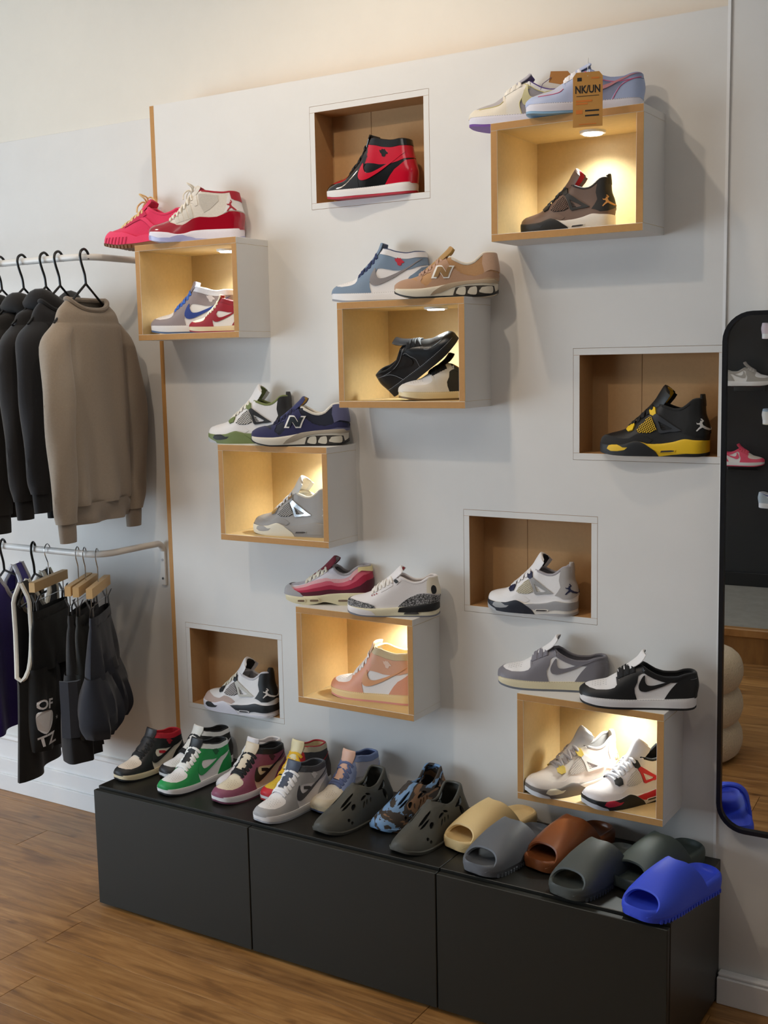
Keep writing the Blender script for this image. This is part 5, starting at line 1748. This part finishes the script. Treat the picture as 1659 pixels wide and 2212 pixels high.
class Hang:
    """frame of a garment hanging across the rail"""
    def __init__(s, x, psi, zr):
        s.O = np.array((x, RY, 0.0))
        s.s = np.array((math.sin(psi), -math.cos(psi), 0))
        s.n = np.array((math.cos(psi), math.sin(psi), 0))
        s.zr = zr
    def P(s, a, b, z):
        return s.O + s.s * a + s.n * b + np.array((0, 0, z))

def hanger(H, label, half=.20, drop=.085, slope=.112):
    root = empty('coat_hanger', tuple(H.P(0, 0, H.zr)))
    tag(root, label, 'hanger', 'black coat hangers')
    o = H.P(0, 0, H.zr)
    rel = lambda a, b, z: H.P(a, b, H.zr + z) - o
    hk = [rel(-.020, 0, -.008), rel(-.021, 0, .006), rel(-.012, 0, .018), rel(.002, 0, .0225), rel(.018, 0, .014), rel(.023, 0, -.004), rel(.016, 0, -.026), rel(.004, 0, -.055), rel(0, 0, -drop)]
    MB().tube(smooth_path(hk, 5), .0042, 8).build('hook', M_PLAST, root, True)
    z0 = -drop
    tri = [rel(0, 0, z0), rel(half * .5, 0, z0 - slope * .55), rel(half * .9, 0, z0 - slope), rel(half, 0, z0 - slope - .012), rel(half * .9, 0, z0 - slope - .024), rel(0, 0, z0 - slope - .022), rel(-half * .9, 0, z0 - slope - .024), rel(-half, 0, z0 - slope - .012), rel(-half * .9, 0, z0 - slope), rel(-half * .5, 0, z0 - slope * .55)]
    MB().tube(tri, .0042, 8, closed=True).build('frame', M_PLAST, root, True)
    return root

def loft(H, levels, name, m, parent, base, n=44, ripple=.0, k=5.0, ph=0.0, sub=5, wav=0.0, capb=False, dip=0.0):
    """ring sections (z, half width, half thickness, shift along shoulder, shift out)"""
    L = smooth_path(levels, sub)
    z0, z1 = L[0][0], L[-1][0]
    G = []
    for (z, w, t, sa, sb) in L:
        d = abs(z - z0) / (abs(z1 - z0) + 1e-9)
        ring = []
        for i in range(n):
            a = 2 * PI * i / n
            c, s_ = math.cos(a), math.sin(a)
            cx = math.copysign(abs(c) ** .75, c)
            rp = ripple * d * (math.sin(k * cx * PI + ph + 2.2 * d) + .5 * math.sin(2.3 * k * cx + 3 * ph - 3 * d)) * (1 if s_ >= 0 else -.4)
            wob = wav * math.sin(9 * d + ph) * d
            zz = z - dip * max(0.0, s_) ** 1.5 * max(0.0, 1 - d / .10)
            ring.append(H.P(sa + w * cx + wob, sb + t * s_ + rp * abs(s_) ** .5, zz) - base)
        G.append(ring)
    mb = MB()
    mb.grid(np.array(G), wrap=True, flip=True)
    if capb:
        mb.f.append(tuple(range(len(G) * n - n, len(G) * n)))
    return mb.build(name, m, parent, True)

def limb(path, rads, name, m, parent, base, n=18, flat=.7, H=None, ripple=.0, ph=0):
    P = smooth_path(path, 6)
    Rr = np.interp(np.linspace(0, 1, len(P)), np.linspace(0, 1, len(rads)), rads)
    G = []
    for i, p in enumerate(P):
        ring = []
        for j in range(n):
            a = 2 * PI * j / n
            rr = Rr[i] * (1 + ripple * math.sin(3 * a + i * .55 + ph))
            ring.append(p + H.s * rr * math.cos(a) + H.n * rr * flat * math.sin(a) - base)
        G.append(ring)
    mb = MB()
    mb.grid(np.array(G), wrap=True, flip=True)
    return mb.build(name, m, parent, True)

def sweater(x, psi, col, label, name='sweatshirt', sh=.155, top=1.872, hem=1.165, group=None, hood=False, kind='knit', sl=1.0, ph=0.0, hl=None, cuff_z=None, badge=None):
    H = Hang(x, psi, 2.0)
    hanger(H, hl or ('black coat hanger carrying the ' + label), half=.17)
    base = H.P(0, 0, hem)
    root = empty(name, tuple(base))
    tag(root, label, 'sweatshirt' if not hood else 'hoodie', group)
    m = mat(col, .9, kind)
    rib = mat(tuple(int(v * .92) for v in col), .9, kind)
    z = lambda f: hem + (top - hem) * f
    nw = .082 if hood else .098
    loft(H, [(z(.988), nw, .026, 0, 0), (z(.968), nw + .018, .032, 0, 0), (z(.938), sh - .012, .036, 0, 0), (z(.89), sh + .004, .038, 0, 0), (z(.84), sh + .012, .044, 0, 0), (z(.6), sh + .022, .046, 0, 0), (z(.35), sh + .022, .048, 0, 0), (z(.13), sh + .018, .046, 0, .004), (z(.085), sh + .012, .044, 0, .004)],
         'body', m, root, base, ripple=.013, k=2.4, ph=ph, wav=.004, dip=0 if hood else .034)
    loft(H, [(z(.092), sh + .006, .043, 0, .004), (z(.05), sh + .008, .043, 0, .005), (z(.0), sh + .002, .040, 0, .006)], 'hem_band', rib, root, base, ripple=.009, k=2.4, ph=ph + 2.2)
    cz = cuff_z or (hem - .045)
    for sg in (1, -1):
        b0 = .012 if sg > 0 else -.004
        sh0 = H.P(sg * (sh - .035), 0, z(.885))
        pth = [sh0, H.P(sg * (sh + .030), b0, z(.78)), H.P(sg * (sh + .050), b0 + .018, z(.55)), H.P(sg * (sh + .052), b0 + .020, z(.33)), H.P(sg * (sh + .046), b0 + .016, z(.12)), H.P(sg * (sh + .038), b0 + .012, cz + .06)]
        limb(pth, [.045, .060, .062, .056, .049, .042], 'sleeve', m, root, base, H=H, flat=.62, ripple=.05, ph=sg + ph)
        limb([H.P(sg * (sh + .038), b0 + .012, cz + .068), H.P(sg * (sh + .036), b0 + .012, cz + .03), H.P(sg * (sh + .035), b0 + .012, cz)], [.036, .035, .033], 'cuff', rib, root, base, H=H, flat=.6)
    ring = [H.P(math.copysign(abs(math.cos(t)) ** .75, math.cos(t)) * nw, .027 * math.sin(t), z(.990) - (.034 * max(0, math.sin(t)) ** 1.5 if not hood else 0)) - base for t in np.linspace(0, 2 * PI, 33)[:-1]]
    MB().tube(ring, .0085, 8, closed=True).build('collar', rib, root, True)
    if hood:
        hp = [H.P(a, b, top + c) for a, b, c in ((.085, -.01, -.012), (.075, .035, .008), (.0, .052, -.03), (-.075, .035, .008), (-.085, -.01, -.012))]
        G = smooth_path(hp, 6)
        MB().tube([p - base for p in G], [.020 + .022 * math.sin(PI * i / (len(G) - 1)) for i in range(len(G))], 12).build('hood', m, root, True)
    if badge:
        pb = H.P(sh + .098, .030, z(.53)) - base
        MB().cyl(pb, pb + H.s * .004 + H.n * .004, .016, 16).build('sleeve_badge', mat(badge, .4), root)
        pb2 = pb + H.s * .004 + H.n * .004
        MB().cyl(pb2, pb2 + H.s * .002 + H.n * .002, .008, 12).build('badge_ring', mat((120, 122, 124), .3), root)
    return root, H

GRP = 'tops on the upper clothes rail'
sweater(-.235, R(10), (154, 140, 124), 'grey crew-neck sweatshirt hanging foremost on the upper rail', group=GRP, badge=(20, 20, 20), cuff_z=1.118)
sweater(-.350, R(10), (24, 24, 28), 'black top hanging right behind the grey sweatshirt', sh=.145, group=GRP, hood=False, top=1.868, hem=1.25, ph=1.0, name='knit_top')
sweater(-.415, R(8), (28, 26, 27), 'black hoodie, third from the front on the upper rail', sh=.152, group=GRP, hood=True, top=1.862, hem=1.225, ph=2.0, name='hoodie')
sweater(-.520, R(8), (36, 34, 33), 'charcoal hoodie with a yellow sleeve badge', sh=.158, group=GRP, hood=True, top=1.855, hem=1.175, ph=3.0, name='hoodie', badge=(196, 160, 40))
sweater(-.625, R(8), (20, 20, 21), 'black hoodie at the left edge of the picture', sh=.158, group=GRP, hood=True, top=1.855, hem=1.17, ph=4.0, name='hoodie')

# --- lower rail
def tank(x, psi, col, trim, label, top, hem, arm, half=.20, shd=.145, nk=.075, nkd=.10, name='tank_top', trimw=.0075, hl=None, ph=0.0, T0=.030):
    H = Hang(x, psi, 1.046)
    hanger(H, hl or ('black coat hanger carrying the ' + label), half=shd + .03, slope=.06)
    base = H.P(0, 0, hem)
    root = empty(name, tuple(base))
    tag(root, label, 'tank top', 'tank tops on the lower clothes rail')
    m = mat(col, .85, 'fabric')
    tm = mat(trim, .8, 'fabric')
    nz, na = 30, 25
    def outer(z):
        if z <= arm: return half + .02 * (arm - z) / (arm - hem)
        f = (z - arm) / (top - arm)
        return half - (half - shd) * min(1, (f * 2.2)) ** .55 + 0 * f
    def inner(z, dip):
        if z < top - dip: return 0.0
        f = (z - (top - dip)) / dip
        return nk * math.sin(min(1, f ** .6) * PI / 2)
    def sheet(sg, dip):
        edges = {}
        for side in (1, -1):
            G = []
            for i in range(nz + 1):
                z = hem + (top - hem) * (i / nz)
                wo, wi = outer(z), inner(z, dip)
                row = []
                for j in range(na):
                    a = (wi + (wo - wi) * j / (na - 1))
                    e = a / max(half, 1e-6)
                    if z <= arm:
                        tt = T0 * math.sqrt(max(0, 1 - min(1, a / wo) ** 4))
                    else:
                        f = (z - arm) / (top - arm)
                        tt = T0 * max(math.sqrt(max(0, 1 - e ** 4)), min(1, f * 4) * .75) * (1 - max(0, f - .82) / .18 * .92)
                    d = (top - z) / (top - hem)
                    rp = .012 * d * math.sin(3.2 * side * e * PI / 1.4 + ph + 1.5 * d)
                    row.append(H.P(side * a, sg * tt + rp, z) - base)
                G.append(row)
            edges[side] = np.array(G)
        return edges
    ends = {}
    for sg, dip, nm in ((1, nkd, 'back_sheet'), (-1, nkd * 1.3, 'front_sheet')):
        E_ = sheet(sg, dip)
        mb = MB()
        for side in (1, -1):
            mb.grid(E_[side], flip=(sg > 0) == (side > 0))
        V, F = weld(mb.v, mb.f, 1e-4)
        mk(nm, V, F, m, root, True)
        for side in (1, -1):
            G = E_[side]
            k0 = int(math.ceil((arm - hem) / (top - hem) * nz))
            pts = G[k0:, -1]
            ends[(sg, side)] = pts
            k1 = int(math.floor((top - dip - hem) / (top - hem) * nz))
            MB().tube(G[k1:, 0], trimw * 1.1, 7).build('neck_trim', tm, root, True)
    for side in (1, -1):
        A_, B_ = ends[(1, side)], ends[(-1, side)]
        low = (A_[0] + B_[0]) / 2 + np.array((0, 0, -.012))
        MB().tube(np.concatenate([A_[::-1], [low], B_]), trimw, 7).build('arm_trim', tm, root, True)
    return root, H
tank(-.70, R(26), (50, 26, 128), (216, 212, 214), 'purple basketball jersey at the left edge of the lower rail', .965, .42, .66, half=.19, hl='black coat hanger carrying the purple jersey')
tr_, HT = tank(-.548, R(30), (13, 13, 14), (230, 226, 214), 'black tank top with thick white trim', .955, .305, .645, half=.215, hl='black coat hanger carrying the black tank top', ph=1.2)
tgp = HT.P(.02, .05, .87)
t2 = empty('price_tag', (-.655, -.30, .862))
tag(t2, 'small white price tag hanging by the purple jersey', 'tag')
MB().box((-.012, -.0008, -.034), (.012, .0008, 0), .0004).build('card', mat((232, 228, 226), .7), t2)
MB().tube(smooth_path([(0, 0, -.003), (-.003, .004, .03), (-.010, .02, .075)], 5), .0012, 5).build('string', mat((220, 218, 212), .8), t2)

def clip_hanger(H, label, half=.125, drop=.092):
    o = H.P(0, 0, H.zr)
    root = empty('clip_hanger', tuple(o))
    tag(root, label, 'hanger', 'wooden clip hangers')
    rel = lambda a, b, z: H.P(a, b, H.zr + z) - o
    hk = [rel(-.020, 0, -.004), rel(-.020, 0, .008), rel(-.010, 0, .019), rel(.004, 0, .0205), rel(.018, 0, .010), rel(.019, 0, -.010), rel(.008, 0, -.030), rel(.0, 0, -.046), rel(0, 0, -drop)]
    MB().tube(smooth_path(hk, 5), .0018, 7).build('hook', M_CHROME, root, True)
    bar = MB()
    cs = [(-.010, -.016), (.010, -.016), (.010, .016), (-.010, .016)]
    V = [rel(a, b, -drop - .012 + c) for a in (-half, half) for b, c in cs]
    bar.add(V, [(0, 3, 2, 1), (4, 5, 6, 7), (0, 1, 5, 4), (1, 2, 6, 5), (2, 3, 7, 6), (3, 0, 4, 7)])
    bar.build('bar', mat((214, 176, 122), .55, 'plain'), root)
    MB().tube([rel(-half * .9, 0, -drop - .062), rel(half * .9, 0, -drop - .062)], .0013, 6).build('cross_wire', M_CHROME, root, True)
    for sg in (-1, 1):
        a0 = sg * half * .84
        MB().tube([rel(a0, 0, -drop - .026), rel(a0, 0, -drop - .062)], .0018, 6).build('drop_wire', M_CHROME, root, True)
        for dn in (-1, 1):
            c = MB()
            V = []
            for (b, z, w) in ((dn * .016, -drop - .040, .006), (dn * .004, -drop - .066, .007), (dn * .006, -drop - .104, .007)):
                V += [rel(a0 - w, b - .001, z), rel(a0 + w, b - .001, z), rel(a0 + w, b + .001, z), rel(a0 - w, b + .001, z)]
            c.add(V, [(0, 1, 2, 3)] + [(i * 4 + j, i * 4 + (j + 1) % 4, i * 4 + 4 + (j + 1) % 4, i * 4 + 4 + j) for i in (0, 1) for j in range(4)] + [(11, 10, 9, 8)])
            c.build('clip', mat((120, 118, 118), .35, 'gloss', 1.0), root)
    return root

def shorts(x, psi, col, label, hem, waist=.130, hw=.175, th=.036, ripple=.012, k=3.0, ph=0.0, pocket=None, gather=False, zt=.862):
    H = Hang(x, psi, 1.046)
    clip_hanger(H, 'wooden clip hanger carrying the ' + label)
    base = H.P(0, 0, hem)
    root = empty('shorts', tuple(base))
    tag(root, label, 'shorts', 'shorts on the lower clothes rail')
    m = mat(col, .88, 'fabric')
    mid = zt - .20
    loft(H, [(zt, waist, .016, 0, 0), (zt - .02, waist + .002, .018, 0, 0), (zt - .036, waist + .002, .017, 0, 0)], 'waistband', mat(tuple(int(v * 1.15) for v in col), .88, 'fabric'), root, base, ripple=.003, k=14)
    loft(H, [(zt - .032, waist + .001, .018, 0, 0), (zt - .07, waist + .014, .024, 0, 0), (mid + .04, hw - .018, .032, 0, 0), (mid, hw - .012, .034, 0, 0)], 'seat', m, root, base, ripple=ripple * .6, k=k, ph=ph)
    for sg in (1, -1):
        w = hw * .54
        lv = [(mid + .012, w, .030, sg * hw * .44, 0), (mid - (mid - hem) * .35, w + .006, th, sg * hw * .49, .002 * sg), (mid - (mid - hem) * .75, w + .008, th * 1.05, sg * hw * .53, .004 * sg), (hem, w * (.80 if gather else 1.02), th * (.62 if gather else 1.0), sg * hw * .53, .004 * sg)]
        loft(H, lv, 'leg', m, root, base, n=34, ripple=ripple, k=k * .8, ph=ph + sg)
        if pocket:
            G = []
            for z in np.linspace(hem + .10, hem + .24, 5):
                G.append([H.P(sg * (hw * .53) + a, .044, z) - base for a in np.linspace(-.055, .055, 4)])
    if pocket:
        e = hw * 1.085
        for z0_, z1_, nm in ((hem + .09, hem + .235, 'cargo_pocket'), (hem + .235, hem + .275, 'pocket_flap')):
            mb = MB()
            V = []
            for (a, b) in ((e - .035, .040), (e - .004, .030), (e + .008, .004), (e + .002, -.026)):
                V += [H.P(a, b, z0_) - base, H.P(a, b, z1_) - base]
            V += [p - H.n * .004 - H.s * .012 for p in V]
            F = [(2 * i, 2 * i + 2, 2 * i + 3, 2 * i + 1) for i in range(3)] + [(8 + 2 * i, 9 + 2 * i, 11 + 2 * i, 10 + 2 * i) for i in range(3)]
            F += [(0, 1, 9, 8), (6, 14, 15, 7)] + [(2 * i, 8 + 2 * i, 10 + 2 * i, 2 + 2 * i) for i in range(3)] + [(2 * i + 1, 2 * i + 3, 11 + 2 * i, 9 + 2 * i) for i in range(3)]
            mb.add(V, F)
            mb.build(nm, mat(pocket, .88, 'fabric'), root)
    return root, H
sr, HS = shorts(-.480, R(22), (16, 17, 18), 'long black shorts with white lettering down the leg', .40, waist=.125, hw=.165, ph=.3)
shorts(-.338, R(30), (30, 30, 33), 'charcoal cargo shorts with a side pocket', .385, waist=.125, hw=.165, th=.044, ripple=.014, ph=1.3, pocket=(46, 48, 56))
shorts(-.305, R(31), (22, 24, 22), 'dark shorts squeezed between the cargo and navy pairs', .46, waist=.120, hw=.140, ph=2.2)
shorts(-.248, R(32), (24, 27, 38), 'navy puffy shorts hanging nearest the display wall', .475, waist=.120, hw=.175, th=.055, ripple=.02, k=4.0, ph=3.0, gather=True)
# print on the long shorts, laid on the leg facing the room's right
WPR = mat((246, 246, 250), .7)
basis = HS.P(0, 0, .40)
def on_leg(v, a0, z0, rot=0.0):
    out = []
    for p in v:
        ca, sa = math.cos(rot), math.sin(rot)
        a = a0 - (p[0] * ca - p[1] * sa)
        u = min(.985, abs(a - .0875) / .098)
        out.append(tuple(HS.P(a, .016 + .040 * math.sqrt(max(0, 1 - u ** 2.6)), z0 + p[0] * sa + p[1] * ca) - basis))
    return out
for txt, sz, a0, z0, rot in (('OF', .044, .160, .560, R(-6)), ('TZ', .050, .160, .440, R(8))):
    v, f_ = text_mesh(txt, sz, 0, .0012)
    mk('lettering', on_leg(v, a0, z0, rot), f_, WPR, sr)
sh_ = [(-.03, .032), (0, .040), (.03, .032), (.026, -.008), (0, -.038), (-.026, -.008)]
mk('shield_emblem', on_leg([(p[0] * 1.0, p[1], 0) for p in smooth_path(sh_, 4, closed=True)], .166, .500), [tuple(range(24))], WPR, sr)
st = [(.008 * (1 if i % 2 == 0 else .42) * math.sin(i * PI / 5), .008 * (1 if i % 2 == 0 else .42) * math.cos(i * PI / 5), 0) for i in range(10)]
mk('star_emblem', on_leg(st, .112, .505), [tuple(range(10))], WPR, sr)
# ------------------------------------------------------------------ mirror on the right
mr = empty('wall_mirror', (1.745, -.025, .470))
mr.rotation_euler = (R(1.0), 0, R(1.7))
tag(mr, 'tall mirror with rounded corners and a thin black frame', 'mirror')
MW, MH, MR = .60, 1.287, .070
def rrect(w, h, r, e):
    pts = []
    for cx, cz, a0 in ((w - r, r, -PI / 2), (w - r, h - r, 0), (r, h - r, PI / 2), (r, r, PI)):
        for i in range(9):
            a = a0 + i * PI / 16
            pts.append((cx + (r - e) * math.cos(a), cz + (r - e) * math.sin(a)))
    return pts
o_, i_ = rrect(MW, MH, MR, 0), rrect(MW, MH, MR, .0105)
n = len(o_)
V = [(a, -.008, b) for a, b in o_] + [(a, -.008, b) for a, b in i_] + [(a, .0, b) for a, b in i_] + [(a, .012, b) for a, b in o_]
F = []
for i in range(n):
    j = (i + 1) % n
    F += [(i, j, n + j, n + i), (n + i, n + j, 2 * n + j, 2 * n + i), (3 * n + i, 3 * n + j, j, i)]
F.append(tuple(range(3 * n, 4 * n)))
mk('frame', V, F, mat((20, 20, 23), .35, 'plain'), mr)
gm = bpy.data.materials.new('mirror_glass')
gm.use_nodes = True
b_ = gm.node_tree.nodes['Principled BSDF']
b_.inputs['Base Color'].default_value = (.86, .87, .86, 1)
b_.inputs['Metallic'].default_value = 1
b_.inputs['Roughness'].default_value = .004
mk('glass', [(a, 0, b) for a, b in i_], [tuple(range(n))], gm, mr)

# ------------------------------------------------------------------ things seen in the mirror
pf = empty('pouf', (1.262, -1.735, 0))
tag(pf, 'cream boucle pouf of three stacked rolls, seen in the mirror', 'pouf')
PM = mat((214, 192, 160), .95, 'boucle')
for k in range(3):
    z0, z1 = .008 + k * .138, .008 + (k + 1) * .138
    prof = []
    for i in range(11):
        t = i / 10
        z = z0 + (z1 - z0) * t
        r_ = .170 + .030 * math.sin(PI * t) ** .6
        prof.append((r_, z))
    if k == 2: prof += [(.150, z1 + .008), (.09, z1 + .013), (.0, z1 + .015)]
    G = [[(r_ * math.cos(a), r_ * math.sin(a), z) for a in np.linspace(0, 2 * PI, 41)[:-1]] for r_, z in prof]
    MB().grid(np.array(G), wrap=True).build('cushion_roll', PM, pf, True)
for a in (.8, 2.4, 3.9, 5.5):
    MB().cyl((.12 * math.cos(a), .12 * math.sin(a), 0), (.12 * math.cos(a), .12 * math.sin(a), .012), .018, 12).build('foot', M_BLACK, pf)

acr = bpy.data.materials.new('clear_acrylic')
acr.use_nodes = True
b_ = acr.node_tree.nodes['Principled BSDF']
b_.inputs['Transmission Weight'].default_value = 1
b_.inputs['Roughness'].default_value = .05
b_.inputs['IOR'].default_value = 1.3
G_MI = 'low sneakers on the black wall'
def wall_shoe(toe_x, z, L, c, label):
    s_ = L / .298
    r = shoe_root('low_sneaker', label, G_MI, (toe_x, YO + .060, z), 180, s_)
    court(r, 'low', c, perf=False)
    sh2 = empty('clear_shelf', (toe_x - L * .5, YO + .001, z - .004))
    tag(sh2, 'clear shelf under the ' + label.split(' cut by')[0] + (', ' + label.split(', ')[1] if ', ' in label else ''), 'shelf', 'clear shelves on the black wall')
    MB().box((-.085, 0, 0), (.085, .105, .0035), .0008).build('plate', acr, sh2)
    MB().box((-.085, 0, -.030), (.085, .003, 0), .0006).build('back_plate', acr, sh2)
wall_shoe(1.150, 1.336, .275, court_c(main=(168, 162, 154), lace=(186, 180, 174), lining=(170, 164, 158), out=(226, 222, 218), quarter=(232, 228, 224), tongue=(176, 170, 164)), 'grey and white low sneaker in the mirror')
wall_shoe(1.112, .880, .262, court_c(main=(232, 78, 108), lace=(232, 86, 110), lining=(226, 80, 108), out=(226, 84, 112), quarter=(236, 230, 226), toe_box=(232, 218, 206), tongue=(232, 80, 108)), 'hot pink and white low sneaker in the mirror')
wall_shoe(1.365, 1.594, .275, court_c(main=(214, 196, 204), lining=(200, 190, 196), lace=(226, 220, 222), out=(220, 205, 208)), 'pale pink low sneaker cut by the photo edge, highest in the mirror')
wall_shoe(1.375, 1.117, .275, court_c(main=(150, 170, 186), lining=(150, 160, 176), lace=(226, 220, 222), heel=(226, 222, 216), out=(226, 214, 190)), 'white and blue low sneaker cut by the photo edge, midway in the mirror')
wall_shoe(1.360, .643, .275, court_c(main=(176, 184, 190), check=(60, 70, 140), lining=(210, 210, 214), lace=(226, 220, 222), out=(226, 224, 226)), 'grey low sneaker cut by the photo edge, lowest in the mirror')
wall_shoe(.8757, 1.590, .275, court_c(main=(206, 150, 120), lining=(200, 160, 140), lace=(226, 220, 222), out=(220, 205, 198)), 'peach sneaker tip behind the mirror frame, highest')
wall_shoe(.8775, 1.117, .275, court_c(main=(216, 204, 176), lining=(200, 190, 170), lace=(226, 220, 222), out=(226, 214, 190)), 'cream sneaker tip behind the mirror frame, lower')
